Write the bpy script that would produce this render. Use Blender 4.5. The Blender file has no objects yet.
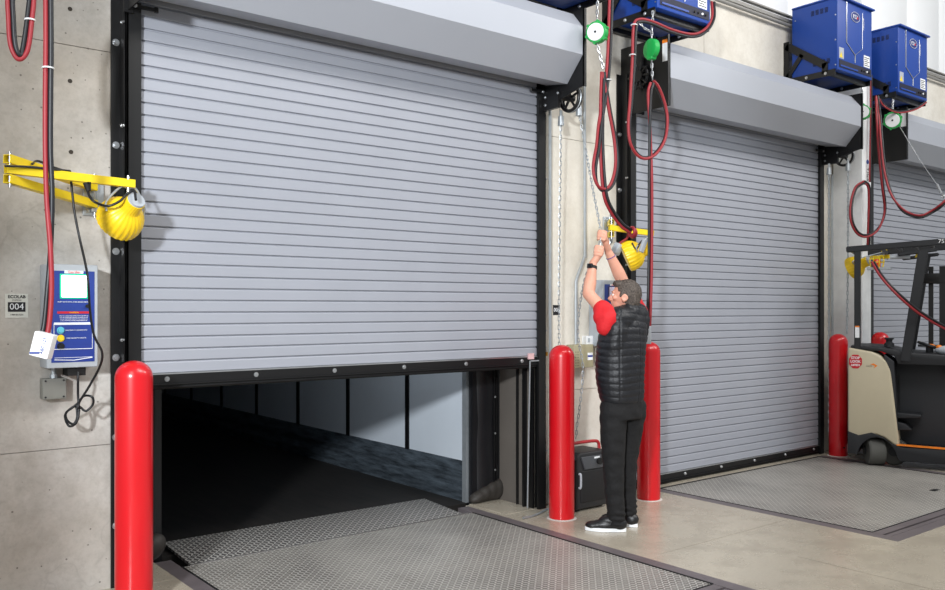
import bpy, bmesh, math, random
from mathutils import Vector, Matrix, Quaternion
random.seed(7)
SC = bpy.context.scene
COL = SC.collection
PI = math.pi
V = Vector
# ------------------------------------------------------------------ camera geometry (used to read real positions off the photograph)
FPX, HZ, CX = 867.0, 308.0, 472.5
CAM = V((0.0, -5.03, 1.58))
FW = V((.6222, .7829, 0)); RT = V((.7829, -.6222, 0)); UP = V((0, 0, 1))
def ray(u, v): return FW + RT*((u-CX)/FPX) + UP*((HZ-v)/FPX)
def P(u, v, x=None, y=None, z=None, Z=None):
    d = ray(u, v)
    if x is not None: t = (x-CAM.x)/d.x
    elif y is not None: t = (y-CAM.y)/d.y
    elif z is not None: t = (z-CAM.z)/d.z
    else: t = Z
    return CAM + d*t

# ------------------------------------------------------------------ materials
def s2l(c):
    c = c/255.0
    return c/12.92 if c <= .04045 else ((c+.055)/1.055)**2.4
def rgb(r, g, b): return (s2l(r), s2l(g), s2l(b), 1)
class NT:
    def __init__(s, name):
        s.m = bpy.data.materials.new(name); s.m.use_nodes = True
        s.t = s.m.node_tree; s.b = s.t.nodes['Principled BSDF']
    def n(s, typ, ins=None, **kw):
        nd = s.t.nodes.new(typ)
        for k, v in kw.items(): setattr(nd, k, v)
        for k, v in (ins or {}).items():
            if isinstance(v, bpy.types.NodeSocket): s.t.links.new(v, nd.inputs[k])
            else: nd.inputs[k].default_value = v
        return nd
    def ma(s, op, a, b=0.0, c=None):
        d = {0: a, 1: b}
        if c is not None: d[2] = c
        return s.n('ShaderNodeMath', d, operation=op).outputs[0]
    def mix(s, f, a, b):
        nd = s.t.nodes.new('ShaderNodeMix'); nd.data_type = 'RGBA'
        for i, v in ((0, f), (6, a), (7, b)):
            if isinstance(v, bpy.types.NodeSocket): s.t.links.new(v, nd.inputs[i])
            else: nd.inputs[i].default_value = v
        return nd.outputs[2]
    def ramp(s, f, p0, p1, c0=(0,0,0,1), c1=(1,1,1,1)):
        nd = s.n('ShaderNodeValToRGB', {0: f}); e = nd.color_ramp.elements
        e[0].position = p0; e[1].position = p1; e[0].color = c0; e[1].color = c1
        return nd.outputs[0]
    def co(s): return s.n('ShaderNodeTexCoord').outputs['Object']
    def noise(s, v, sc, det=4, r=.55):
        return s.n('ShaderNodeTexNoise', {'Vector': v, 'Scale': sc, 'Detail': det, 'Roughness': r}).outputs['Fac']
    def bump(s, h, st, dist=.01):
        nd = s.n('ShaderNodeBump', {'Height': h, 'Strength': st, 'Distance': dist})
        s.t.links.new(nd.outputs[0], s.b.inputs['Normal'])
    def set(s, **kw):
        for k, v in kw.items():
            k = {'col': 'Base Color', 'rough': 'Roughness', 'metal': 'Metallic', 'spec': 'Specular IOR Level', 'coat': 'Coat Weight',
                 'emc': 'Emission Color', 'ems': 'Emission Strength'}[k]
            if isinstance(v, bpy.types.NodeSocket): s.t.links.new(v, s.b.inputs[k])
            else: s.b.inputs[k].default_value = v
        return s.m
MATS = {}
def plain(name, c, rough=.5, metal=0.0, nz=.06, nsc=12, bump=0.0, ems=0, coat=0):
    """painted / moulded / metal surface with a little procedural unevenness"""
    if name in MATS: return MATS[name]
    k = NT(name); co = k.co(); f = k.noise(co, nsc)
    base = rgb(*c); lo = tuple(x*(1-nz*2) for x in base[:3])+(1,); hi = tuple(min(1, x*(1+nz*2)) for x in base[:3])+(1,)
    k.set(col=k.mix(f, lo, hi), rough=rough, metal=metal, coat=coat)
    if bump: k.bump(k.noise(co, nsc*12, 3), bump, .002)
    if ems: k.set(emc=base, ems=ems)
    MATS[name] = k.m
    return k.m
def concrete(name, base, dark, warm, pores=True):
    k = NT(name); co = k.co()
    big = k.noise(co, .9, 6, .6); mid = k.noise(co, 4.5, 6, .65); fine = k.noise(co, 38, 4, .7)
    c = k.mix(k.ramp(big, .35, .68), base, warm)
    c = k.mix(k.ma('MULTIPLY', k.ramp(mid, .42, .72), .5), c, dark)
    c = k.mix(k.ma('MULTIPLY', k.ramp(fine, .45, .75), .28), c, dark)
    h = fine
    if pores:
        vo = k.n('ShaderNodeTexVoronoi', {'Vector': co, 'Scale': 22.0, 'Randomness': 1.0})
        sel = k.n('ShaderNodeTexWhiteNoise', {0: vo.outputs['Position']}).outputs[0]
        rad = k.ma('MULTIPLY', k.ma('GREATER_THAN', sel, .55), k.ma('MULTIPLY', sel, .13))
        pore = k.ma('LESS_THAN', vo.outputs['Distance'], rad)
        vo2 = k.n('ShaderNodeTexVoronoi', {'Vector': k.n('ShaderNodeVectorMath', {0: co, 1: k.n('ShaderNodeTexNoise', {'Vector': co, 'Scale': 3.0}).outputs['Color']}, operation='ADD').outputs[0], 'Scale': .9}, feature='DISTANCE_TO_EDGE')
        crack = k.ma('MULTIPLY', k.ramp(vo2.outputs[0], 0.0, .012, (1,1,1,1), (0,0,0,1)), k.ma('MULTIPLY', k.ramp(k.noise(co, 1.3), .52, .6), .12))
        c = k.mix(k.ma('MULTIPLY', pore, .62), c, (.05, .045, .04, 1))
        c = k.mix(crack, c, (.09, .08, .07, 1))
        h = k.ma('SUBTRACT', fine, k.ma('MULTIPLY', pore, 2.0))
    k.set(col=c, rough=.85); k.bump(h, .25, .004)
    return k.m
M_WALL = concrete('wall_concrete', rgb(203,200,195), rgb(138,131,122), rgb(178,170,159))
M_WALLW = concrete('wall_precast_pale', rgb(226,222,213), rgb(190,182,168), rgb(216,210,198), False)
M_JOINT = plain('joint_sealant', (92,86,78), .9)  # the joint's own dark colour
def floor_mat():
    k = NT('sealed_floor_concrete'); co = k.co()
    big = k.noise(co, .7, 5); mid = k.noise(co, 3.2, 6, .65); fine = k.noise(co, 60, 3, .7)
    c = k.mix(k.ramp(big, .35, .7), rgb(188,179,162), rgb(172,163,147))
    c = k.mix(k.ma('MULTIPLY', k.ramp(mid, .45, .75), .5), c, rgb(128,119,106))
    c = k.mix(k.ma('MULTIPLY', k.ramp(fine, .5, .8), .3), c, rgb(118,110,98))
    k.set(col=c, rough=k.ma('ADD', k.ma('MULTIPLY', mid, .22), .16)); k.bump(fine, .06, .002)
    return k.m
M_FLOOR = floor_mat()
def tread_mat(name, c0, c1, cell=.03, metal=.35):
    k = NT(name); co = k.co()
    sp = k.n('ShaderNodeSeparateXYZ', {0: co})
    X = k.ma('DIVIDE', sp.outputs[0], cell); Y = k.ma('DIVIDE', sp.outputs[1], cell)
    par = k.ma('ABSOLUTE', k.ma('MODULO', k.ma('ADD', k.ma('FLOOR', X), k.ma('FLOOR', Y)), 2.0))
    sg = k.ma('SUBTRACT', k.ma('MULTIPLY', par, 2.0), 1.0)
    cx = k.ma('SUBTRACT', k.ma('SUBTRACT', X, k.ma('FLOOR', X)), .5); cy = k.ma('MULTIPLY', k.ma('SUBTRACT', k.ma('SUBTRACT', Y, k.ma('FLOOR', Y)), .5), sg)
    a = k.ma('DIVIDE', k.ma('ADD', cx, cy), .86); b = k.ma('DIVIDE', k.ma('SUBTRACT', cx, cy), .34)
    d = k.ma('ADD', k.ma('MULTIPLY', a, a), k.ma('MULTIPLY', b, b))
    m = k.ramp(d, .5, 1.0, (1,1,1,1), (0,0,0,1))
    wear = k.noise(co, 1.6, 6, .65)
    base = k.mix(k.ramp(wear, .35, .68), c0, c1)
    c = k.mix(k.ma('MULTIPLY', m, .78), base, rgb(214,211,205))
    c = k.mix(k.ma('MULTIPLY', k.ramp(k.noise(co, 7, 5, .7), .6, .75), .35), c, rgb(120,108,96))
    k.set(col=c, rough=.42, metal=metal); k.bump(m, .7, .004)
    return k.m
M_TREAD = tread_mat('worn_tread_plate', rgb(156,152,145), rgb(112,108,103), .027, .25)
M_LIP = plain('dark_lip_steel', (96,94,92), .5, .3, .15, 6, .3)
M_FRAMEST = plain('pit_edge_steel', (118,110,112), .45, .3, .15, 5, .2)
M_RUB = plain('black_rubber', (13,13,14), .65)
M_GUIDE = plain('black_painted_steel', (15,15,16), .42, .0, .1, 8)
M_BLACK = plain('satin_black_steel', (11,11,13), .42)
M_ZINC = plain('zinc_plated_steel', (196,198,200), .3, .9)
M_GALV = plain('galvanised_steel', (176,182,186), .42, .6, .1, 20)
M_REVEAL = plain('brown_grey_steel_jamb', (100,94,88), .5, 0, .05, 5)
M_CURT = plain('grey_slat_paint', (158,161,170), .36, .12, .035, 2.5)
M_HOOD = plain('grey_hood_paint', (166,170,179), .42, .1, .02, 2)
M_RED = plain('red_bollard_plastic', (204,14,26), .3, 0, .03, 4, coat=.3)
M_YEL = plain('safety_yellow_paint', (238,208,32), .4)
M_YELL = plain('yellow_lamp_plastic', (246,204,28), .35)
M_BLUE = plain('charger_blue_paint', (10,62,150), .45, 0, .03)
M_BLUED = plain('charger_dark_opening', (10,16,46), .6)
M_WHITE = plain('white_print', (236,238,240), .5)
M_GREYBOX = plain('grey_enclosure_paint', (172,178,184), .4)
M_NAVY = plain('navy_panel_face', (40,62,140), .35)
M_GREEN = plain('green_reel_casing', (30,160,74), .4)
M_CRED = plain('red_cable_jacket', (146,36,44), .5)
M_CBLK = plain('black_cable_jacket', (26,28,32), .45)
M_BEIGE = plain('truck_cream_paint', (192,182,156), .45, 0, .02)
M_TRUCK = plain('truck_charcoal_plastic', (30,32,36), .55)
M_TRUCK2 = plain('truck_dark_recess', (42,44,48), .6)
M_ORANGE = plain('orange_trim', (240,130,30), .45)
M_COLW = plain('white_column_paint', (240,242,244), .45)
M_SKIN = plain('skin', (214,158,132), .5, 0, .05, 9)
M_SIGNR = plain('sign_red', (190,30,44), .5)
M_INK = plain('black_ink', (20,20,26), .6)
M_OLIVE = plain('beige_box_paint', (160,154,126), .5)
M_TYRE = plain('grey_tyre_rubber', (84,84,80), .8)

# ------------------------------------------------------------------ mesh building
class MB:
    def __init__(s): s.bm = bmesh.new()
    def add(s, vs, fs, mtx=None):
        bv = [s.bm.verts.new(mtx @ V(v) if mtx else V(v)) for v in vs]
        for f in fs:
            try: s.bm.faces.new([bv[i] for i in f])
            except ValueError: pass
        return s
    def box(s, a, b, mtx=None, bev=0):
        x0, y0, z0 = [min(a[i], b[i]) for i in range(3)]; x1, y1, z1 = [max(a[i], b[i]) for i in range(3)]
        vs = [(x0,y0,z0),(x1,y0,z0),(x1,y1,z0),(x0,y1,z0),(x0,y0,z1),(x1,y0,z1),(x1,y1,z1),(x0,y1,z1)]
        fs = [(0,3,2,1),(4,5,6,7),(0,1,5,4),(1,2,6,5),(2,3,7,6),(3,0,4,7)]
        if not bev: return s.add(vs, fs, mtx)
        t = bmesh.new(); bv = [t.verts.new(v) for v in vs]
        for f in fs: t.faces.new([bv[i] for i in f])
        bmesh.ops.bevel(t, geom=t.edges[:], offset=bev, segments=3, affect='EDGES', profile=.5)
        return s.merge(t, mtx)
    def merge(s, t, mtx=None):
        t.verts.index_update()
        s.add([v.co.copy() for v in t.verts], [[v.index for v in f.verts] for f in t.faces], mtx); t.free(); return s
    def prism(s, pts, frame, d0, d1, bev=0):
        """polygon pts (a,b) in frame=(origin, A, B, N) extruded from d0 to d1 along N"""
        o, A, B, N = [V(q) for q in frame]; n = len(pts)
        lo = [o+A*a+B*b+N*d0 for a, b in pts]; hi = [o+A*a+B*b+N*d1 for a, b in pts]
        fs = [list(range(n))[::-1], list(range(n, 2*n))] + [(i, (i+1) % n, n+(i+1) % n, n+i) for i in range(n)]
        t = bmesh.new(); bv = [t.verts.new(v) for v in lo+hi]
        for f in fs: t.faces.new([bv[i] for i in f])
        bmesh.ops.recalc_face_normals(t, faces=t.faces[:])
        if bev: bmesh.ops.bevel(t, geom=t.edges[:], offset=bev, segments=3, affect='EDGES', profile=.5)
        return s.merge(t)
    def cyl(s, p0, p1, r0, r1=None, n=20, cap=True):
        r1 = r0 if r1 is None else r1
        p0, p1 = V(p0), V(p1); d = (p1-p0).normalized(); a = d.orthogonal().normalized(); b = d.cross(a)
        vs = [p0+(a*math.cos(2*PI*i/n)+b*math.sin(2*PI*i/n))*r0 for i in range(n)] + [p1+(a*math.cos(2*PI*i/n)+b*math.sin(2*PI*i/n))*r1 for i in range(n)]
        fs = [(i, (i+1) % n, n+(i+1) % n, n+i) for i in range(n)]
        if cap: fs += [list(range(n))[::-1], list(range(n, 2*n))]
        return s.add(vs, fs)
    def lathe(s, prof, o, axis=(0,0,1), n=32, rib=0, ribn=0):
        """prof = [(radius, height)] swept round axis"""
        o = V(o); d = V(axis).normalized(); a = d.orthogonal().normalized(); b = d.cross(a); m = len(prof); vs = []; fs = []
        for r, h in prof:
            for i in range(n):
                rr = r*(1+rib*(1 if (i*ribn*2//n) % 2 else -1)) if rib else r
                vs.append(o+d*h+(a*math.cos(2*PI*i/n)+b*math.sin(2*PI*i/n))*rr)
        for j in range(m-1):
            for i in range(n): fs.append((j*n+i, j*n+(i+1) % n, (j+1)*n+(i+1) % n, (j+1)*n+i))
        if prof[0][0] > 1e-5: fs.append(list(range(n))[::-1])
        if prof[-1][0] > 1e-5: fs.append([(m-1)*n+i for i in range(n)])
        s.add(vs, fs); bmesh.ops.remove_doubles(s.bm, verts=s.bm.verts[:], dist=1e-5); return s
    def tube(s, pts, r, n=10, smooth=True, closed=False):
        pts = catmull(pts, closed=closed) if smooth else [V(p) for p in pts]
        vs = []; fs = []; nrm = None; m = len(pts)
        for i, p in enumerate(pts):
            q0 = pts[i-1] if (i > 0 or closed) else pts[i]; q1 = pts[(i+1) % m] if (i < m-1 or closed) else pts[i]
            d = (q1-q0).normalized()
            nrm = d.orthogonal().normalized() if nrm is None else (nrm-d*nrm.dot(d)).normalized()
            b = d.cross(nrm)
            for k in range(n): vs.append(p+(nrm*math.cos(2*PI*k/n)+b*math.sin(2*PI*k/n))*r)
        for i in range(m if closed else m-1):
            j = (i+1) % m
            for k in range(n): fs.append((i*n+k, i*n+(k+1) % n, j*n+(k+1) % n, j*n+k))
        if not closed: fs += [list(range(n))[::-1], [(m-1)*n+k for k in range(n)]]
        return s.add(vs, fs)
    def torus(s, c, axis, R, r, n=28, m=10, stretch=None):
        c = V(c); d = V(axis).normalized(); a = (V(stretch[0]).normalized() if stretch else d.orthogonal().normalized()); b = d.cross(a)
        k = stretch[1] if stretch else 0
        pts = [c+a*(math.cos(2*PI*i/n)*R + (k if math.cos(2*PI*i/n) > 0 else -k))+b*math.sin(2*PI*i/n)*R for i in range(n)]
        return s.tube(pts, r, m, smooth=False, closed=True)
    def ell(s, c, ax, n=20, m=14):
        """ellipsoid; ax = three half-axis vectors"""
        c = V(c); A, B, C = [V(q) for q in ax]; vs = [c+C]; fs = []
        for j in range(1, m):
            th = PI*j/m
            for i in range(n):
                ph = 2*PI*i/n; vs.append(c+A*math.sin(th)*math.cos(ph)+B*math.sin(th)*math.sin(ph)+C*math.cos(th))
        vs.append(c-C); L = len(vs)-1
        for i in range(n): fs.append((0, 1+i, 1+(i+1) % n)); fs.append((L, 1+(m-2)*n+(i+1) % n, 1+(m-2)*n+i))
        for j in range(m-2):
            for i in range(n): fs.append((1+j*n+i, 1+(j+1)*n+i, 1+(j+1)*n+(i+1) % n, 1+j*n+(i+1) % n))
        return s.add(vs, fs)
    def sph(s, c, r, n=16): return s.ell(c, ((r,0,0),(0,r,0),(0,0,r)), n, max(8, n*2//3))
    def cap(s, p0, p1, r0, r1=None):
        r1 = r0 if r1 is None else r1
        s.cyl(p0, p1, r0, r1, 14); s.sph(p0, r0*.995, 14); s.sph(p1, r1*.995, 14); return s
    def caps(s, pts):
        for (a, ra), (b, rb) in zip(pts, pts[1:]): s.cap(a, b, ra, rb)
        return s
    def loft(s, rings, n=28):
        """rings = [(centre, A, B)] half-axis vectors; closed ends"""
        vs = []; fs = []; m = len(rings)
        for c, A, B in rings:
            for i in range(n):
                ph = 2*PI*i/n; vs.append(V(c)+V(A)*math.cos(ph)+V(B)*math.sin(ph))
        for j in range(m-1):
            for i in range(n): fs.append((j*n+i, j*n+(i+1) % n, (j+1)*n+(i+1) % n, (j+1)*n+i))
        fs += [list(range(n))[::-1], [(m-1)*n+i for i in range(n)]]
        return s.add(vs, fs)
    def build(s, name, mat, parent=None, angle=35, mods=None, origin=None):
        bmesh.ops.recalc_face_normals(s.bm, faces=s.bm.faces[:])
        me = bpy.data.meshes.new(name)
        par = parent
        wl = V((0,0,0))
        while par is not None: wl += par.location; par = par.parent
        o0 = V(origin) if origin is not None else V((0,0,0))
        if parent is not None or origin is not None:
            off = wl + (o0-wl if origin is not None else V((0,0,0)))
            for v in s.bm.verts: v.co -= off
        s.bm.to_mesh(me); s.bm.free()
        me.materials.append(mat)
        for p in me.polygons: p.use_smooth = True
        me.set_sharp_from_angle(angle=math.radians(angle))
        o = bpy.data.objects.new(name, me); COL.objects.link(o)
        if parent is not None: o.parent = parent
        if origin is not None: o.location = o0-wl
        return o
def catmull(pts, sub=8, closed=False):
    pts = [V(p) for p in pts]; out = []; m = len(pts)
    for i in range(m if closed else m-1):
        p1, p2 = pts[i], pts[(i+1) % m]
        p0 = pts[i-1] if (i > 0 or closed) else p1*2-p2; p3 = pts[(i+2) % m] if (i < m-2 or closed) else p2*2-p1
        for k in range(sub):
            t = k/sub
            out.append(.5*((2*p1)+(p2-p0)*t+(2*p0-5*p1+4*p2-p3)*t*t+(3*p1-p0-3*p2+p3)*t**3))
    if not closed: out.append(pts[-1])
    return out
def empty(name, loc):
    o = bpy.data.objects.new(name, None); COL.objects.link(o); o.location = loc; o.empty_display_size = .1; return o
def tag(o, label=None, cat=None, group=None, kind=None):
    if label: o['label'] = label
    if cat: o['category'] = cat
    if group: o['group'] = group
    if kind: o['kind'] = kind
    return o
def thing(name, loc, label, cat, group=None): return tag(empty(name, loc), label, cat, group)
def remesh(mb, voxel, it=6):
    """melt the overlapping solids of mb into one continuous skin; returns a new MB"""
    me = bpy.data.meshes.new('t'); mb.bm.to_mesh(me); mb.bm.free()
    o = bpy.data.objects.new('t', me); COL.objects.link(o)
    r = o.modifiers.new('r', 'REMESH'); r.mode = 'VOXEL'; r.voxel_size = voxel
    if it:
        q = o.modifiers.new('s', 'SMOOTH'); q.iterations = it; q.factor = .5
    dg = bpy.context.evaluated_depsgraph_get(); dg.update()
    m2 = bpy.data.meshes.new_from_object(o.evaluated_get(dg))
    out = MB(); out.bm.from_mesh(m2)
    bpy.data.objects.remove(o); bpy.data.meshes.remove(me); bpy.data.meshes.remove(m2)
    return out
def text(name, s, size, o, A, B, mat, parent, depth=.0008, align='CENTER', bold=0, sx=1):
    """real raised lettering: o = anchor, A = reading direction, B = up"""
    cu = bpy.data.curves.new('t', 'FONT'); cu.body = s; cu.size = size; cu.align_x = align; cu.align_y = 'CENTER'; cu.extrude = depth; cu.resolution_u = 3; cu.offset = bold
    ob = bpy.data.objects.new('t', cu); COL.objects.link(ob)
    dg = bpy.context.evaluated_depsgraph_get(); dg.update()
    m2 = bpy.data.meshes.new_from_object(ob.evaluated_get(dg))
    t = MB(); t.bm.from_mesh(m2); bpy.data.objects.remove(ob); bpy.data.meshes.remove(m2)
    A = V(A).normalized(); B = V(B).normalized(); N = A.cross(B)
    for v in t.bm.verts: c = v.co.copy(); v.co = V(o)+A*c.x*sx+B*c.y+N*(c.z+depth)
    return t.build(name, mat, parent, 20)
X_, Y_, Z_ = V((1,0,0)), V((0,1,0)), V((0,0,1))
FR = (V((0,0,0)), Y_, Z_, X_)          # polygon in the y-z plane, extruded along x
FXZ = (V((0,0,0)), X_, Z_, Y_)         # polygon in x-z, extruded along y
FXY = (V((0,0,0)), X_, Y_, Z_)

# ------------------------------------------------------------------ the doors' layout
WY = .07                                # wall face; the curtains hang in y = 0
DOORS = [(1.578, 4.637), (5.775, 8.775), (9.93, 12.93)]
OPH = 3.12                              # opening height
# ------------------------------------------------------------------ floor with the leveller pits left out
LEV = [(1.90, 4.17), (6.00, 8.62)]
LYB = [.43, -.10]
YF, YB = -2.0, .21
def cut_rects(x0, x1, y0, y1, holes):
    xs = sorted({x0, x1} | {h[0] for h in holes} | {h[1] for h in holes}); ys = sorted({y0, y1} | {h[2] for h in holes} | {h[3] for h in holes})
    for i in range(len(xs)-1):
        for j in range(len(ys)-1):
            cx, cy = (xs[i]+xs[i+1])/2, (ys[j]+ys[j+1])/2
            if not any(h[0] < cx < h[1] and h[2] < cy < h[3] for h in holes): yield xs[i], xs[i+1], ys[j], ys[j+1]
b = MB()
holes = [(a-.10, c+.10, YF-.23, yb_) for (a, c), yb_ in zip(LEV, LYB)]
for a in cut_rects(-3, 15, -8, .42, holes): b.box((a[0], a[2], -.3), (a[1], a[3], 0))
for a, c in LEV: b.box((a-.10, YF-.23, -.3), (c+.10, .42, -.25))
tag(b.build('floor', M_FLOOR), kind='structure')
# saw-cut joints
b = MB(); j0 = P(690, 546, z=0)
for x in (5.05,): b.box((x-.003, -6, -.002), (x+.003, -2.0, .0006))
b.box((4.42, j0.y-.002, -.002), (5.85, j0.y+.002, .0006))
tag(b.build('trim_1', plain('floor_joint', (138,129,115), .7)), kind='structure')

# ------------------------------------------------------------------ wall
b = MB()
seams = [0, .81, 3.20 if False else 2.05, 3.16, 4.58]
def wallpiece(x0, x1, z0, z1, zz, bb):
    bb.box((x0, WY+.012, z0), (x1, .42, z1))
    cuts = [z0]+[q for q in zz if z0 < q < z1]+[z1]
    for a, c in zip(cuts, cuts[1:]): bb.box((x0, WY, a+(.004 if a > z0 else 0)), (x1, WY+.02, c))
wallpiece(-3, DOORS[0][0]-.02, 0, OPH, [.81, 3.02], b)
wallpiece(-3, 3.0, OPH, 4.58, [], b)
tag(b.build('wall_left', M_WALL), kind='structure')
b = MB()
wallpiece(DOORS[0][1]+.02, DOORS[1][0]-.02, 0, OPH, [.9, 2.97], b)
for x0, x1 in ((3.006, 4.96), (4.966, 6.87), (6.876, 10.2), (10.206, 15)): wallpiece(x0, x1, OPH, 4.58, [], b)
wallpiece(DOORS[1][1]+.02, DOORS[2][0]-.02, 0, OPH, [1.9], b)
wallpiece(DOORS[2][1]+.02, 15, 0, OPH, [], b)
tag(b.build('wall_back', M_WALLW), kind='structure')
# form tie holes in the left pier: flush discs, the recess shade painted as dark colour
b = MB()
for u, v in ((70, 9), (70, 81), (71, 152)):
    q = P(u, v, y=WY); b.cyl((q.x, WY-.0015, q.z), (q.x, WY+.01, q.z), .012, n=14)
tag(b.build('wall_plug', plain('tie_hole_shade', (62,56,50), .95)), 'small round form tie holes in the grey concrete left of the big door', 'hole', kind='structure')
# metal cladding above the precast wall
b = MB(); x = -3.0; prof = []
while x < 15:
    prof += [(x, 0), (x+.60, 0), (x+.62, .012), (x+.66, .012), (x+.68, 0), (x+.90, 0)]; x += .9
vs = []; fs = []
for i, (a, c) in enumerate(prof):
    vs += [(a, WY+.06+c, 4.62), (a, WY+.06+c, 7.2)]
    if i: fs.append((2*i-2, 2*i, 2*i+1, 2*i-1))
b.add(vs, fs); b.box((-3, .2, 4.6), (15, .3, 7.2))
tag(b.build('wall_upper', plain('white_metal_cladding', (236,238,240), .4, 0, .02, 2)), kind='structure')
b = MB(); b.box((-3, WY-.03, 4.585), (15, WY+.1, 4.62)); b.tube([(-3, WY-.05, 4.54), (15, WY-.05, 4.54)], .018, smooth=False)
b.box((-3, WY-.015, 4.66), (15, WY+.03, 4.675))
tag(b.build('trim_2', plain('grey_rail', (142,140,136), .5, .2)), kind='structure')

# ------------------------------------------------------------------ rolling doors
PITCH = .0703
def curtain_mb(x0, x1, zb, zt):
    pts = []; n = int((zt-zb)/PITCH)
    for i in range(n):
        z = zb+i*PITCH
        pts += [(.008, z+.0005), (.008, z+.004), (-.0055, z+.0045), (-.0062, z+.007), (-.0056, z+.059), (-.001, z+.0655), (.008, z+.0680)]
    pts += [(.02, zb+n*PITCH), (.02, zb)]
    b = MB(); o, A, B, N = FR
    m = len(pts); lo = [V((x0, a, z)) for a, z in pts]; hi = [V((x1, a, z)) for a, z in pts]
    b.add(lo+hi, [(i, (i+1) % m, m+(i+1) % m, m+i) for i in range(m)])
    return b
def hood_mb(x0, x1):
    prof = [(-.29, 3.292), (-.455, 3.48), (-.455, 3.69), (-.355, 3.81), (WY, 3.81), (WY, 3.79), (-.35, 3.79), (-.437, 3.685), (-.437, 3.488), (-.283, 3.305), (-.06, 3.340), (-.06, 3.328)]
    b = MB(); o, A, B, N = FR; m = len(prof)
    lo = [V((x0, a, z)) for a, z in prof]; hi = [V((x1, a, z)) for a, z in prof]
    b.add(lo+hi, [(i, (i+1) % m, m+(i+1) % m, m+i) for i in range(m)]+[list(range(m)), [m+i for i in range(m)][::-1]])
    return b
def bolt(bb, c, d, r=.011, h=.008):
    c = V(c); d = V(d).normalized(); bb.cyl(c, c+d*.003, r*1.25, n=14); bb.cyl(c+d*.003, c+d*h, r*.8, n=6)
def rolling_door(n, x0, x1, zb):
    r = tag(empty('door_%d' % n, ((x0+x1)/2, 0, 0)), kind='structure')
    curtain_mb(x0, x1, zb, 3.5).build('slat_curtain', M_CURT, r, 12)
    bb = MB(); bb.box((x0-.0, -.016, zb-.062), (x1, -.008, zb-.004)); bb.box((x0, .02, zb-.062), (x1, .028, zb-.004)); bb.box((x0, -.03, zb-.066), (x1, .035, zb-.060))
    bb.box((x0, -.006, zb-.062), (x1, .018, zb))
    bar = bb.build('bottom_bar', M_BLACK, r)
    sl = MB(); sl.box((x0, -.012, zb-.002), (x1, -.004, zb+.002)); sl.box((x0, -.017, zb-.006), (x1, -.007, zb-.001)); sl.build('bar_edge', M_ZINC, r)
    for i in range(6):
        xx = x0+.155+i*.548
        q = MB(); bolt(q, (xx, -.016, zb-.033), (0,-1,0), .012, .012); q.build('bolt', M_ZINC, bar)
    sb = MB()
    pts = [(-.012, zb-.066), (.022, zb-.066), (.026, zb-.082), (.005, zb-.094), (-.016, zb-.082)]
    sb.prism(pts, FR, x0+.01, x1-.01); sb.build('rubber_seal', M_RUB, r)
    for sx, xe in ((-1, x0), (1, x1)):
        g = MB(); xo = xe+sx*.072; xi = xe-sx*.004
        g.box((xi, -.035, 0), (xo, -.027, 3.30)); g.box((xo-sx*.006, -.035, 0), (xo, WY-.0, 3.30)); g.box((xi, -.029, 0), (xi+sx*.004, -.012, 3.30))
        g.box((xo-sx*.006, WY-.012, 0), (xo+sx*.062, WY-.001, 3.6)); g.box((xe+sx*.02, .028, 0), (xo, .034, 3.3)); g.box((xo+sx*.006, -.012, 0), (xo+sx*.014, WY, 3.6))
        gu = g.build('guide', M_GUIDE, r)
        for z in (.35, .85, 1.30, 1.9, 2.5, 3.08) if n == 1 else (.35, 1.1, 1.85, 2.6, 3.08):
            q = MB(); bolt(q, (xo+sx*.036, WY-.012, z), (0,-1,0), .016, .02); q.build('bolt', M_ZINC, gu)
            q = MB(); bolt(q, (xo+sx*.022, -.004, z+.10), (sx*-.2,-1,.1), .008, .022); q.build('bolt', M_ZINC, gu)
    hood_mb(x0-.062, x1+.055).build('hood', M_HOOD, r, 20)
    for sx, xe in ((-1, x0-.065), (1, x1+.058)):
        g = MB(); g.box((xe, -.462, 3.245), (xe+sx*.008, WY, 3.83)); g.box((xe-sx*.0, -.462, 3.245), (xe+sx*.03, -.455, 3.83))
        pl = g.build('end_plate', M_BLACK, r)
        if sx < 0 and n > 1:
            q = MB(); q.box((xe-.0095, -.445, 3.62), (xe-.008, -.385, 3.80)); st = q.build('sticker', M_WHITE, pl)
            q = MB(); q.box((xe-.0105, -.445, 3.77), (xe-.0095, -.385, 3.80)); q.build('warning_band', M_ORANGE, st)
        g = MB(); xi = xe-sx*.02
        g.box((xi+sx*.0, -.05, 3.265), (xi-sx*.13, -.037, 3.285)); g.cyl((xi-sx*.13, -.043, 3.262), (xi-sx*.13, -.043, 3.29), .012, n=12); g.prism([(xi-sx*.0, 3.23), (xi+sx*.05, 3.23), (xi+sx*.05, 3.32), (xi, 3.32)], FXZ, -.05, -.036)
        g.build('curtain_stop', M_BLACK, r)
        q = MB(); bolt(q, (xe-sx*.03, -.05, 3.275), (0,-1,0), .009, .01); q.build('bolt', M_ZINC, r)
    return r
ZB1 = 1.203
d1 = rolling_door(1, *DOORS[0], ZB1)
d2 = rolling_door(2, *DOORS[1], .095)
d3 = rolling_door(3, *DOORS[2], .095)
# drive sprocket on the left end plate of the middle door
c = P(641, 77, x=5.69); b = MB(); b.cyl(c-X_*.05, c+X_*.02, .05, n=20); b.torus(c-X_*.02, X_, .085, .014, 26, 8)
for i in range(10): a = 2*PI*i/10; b.cyl(c-X_*.03+V((0, math.cos(a), math.sin(a)))*.05, c-X_*.03+V((0, math.cos(a), math.sin(a)))*.115, .012, n=8)
b.box(c+V((-.03, -.03, .06)), c+V((.0, .09, .16))); b.build('drive_sprocket', M_BLACK, d2)
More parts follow.
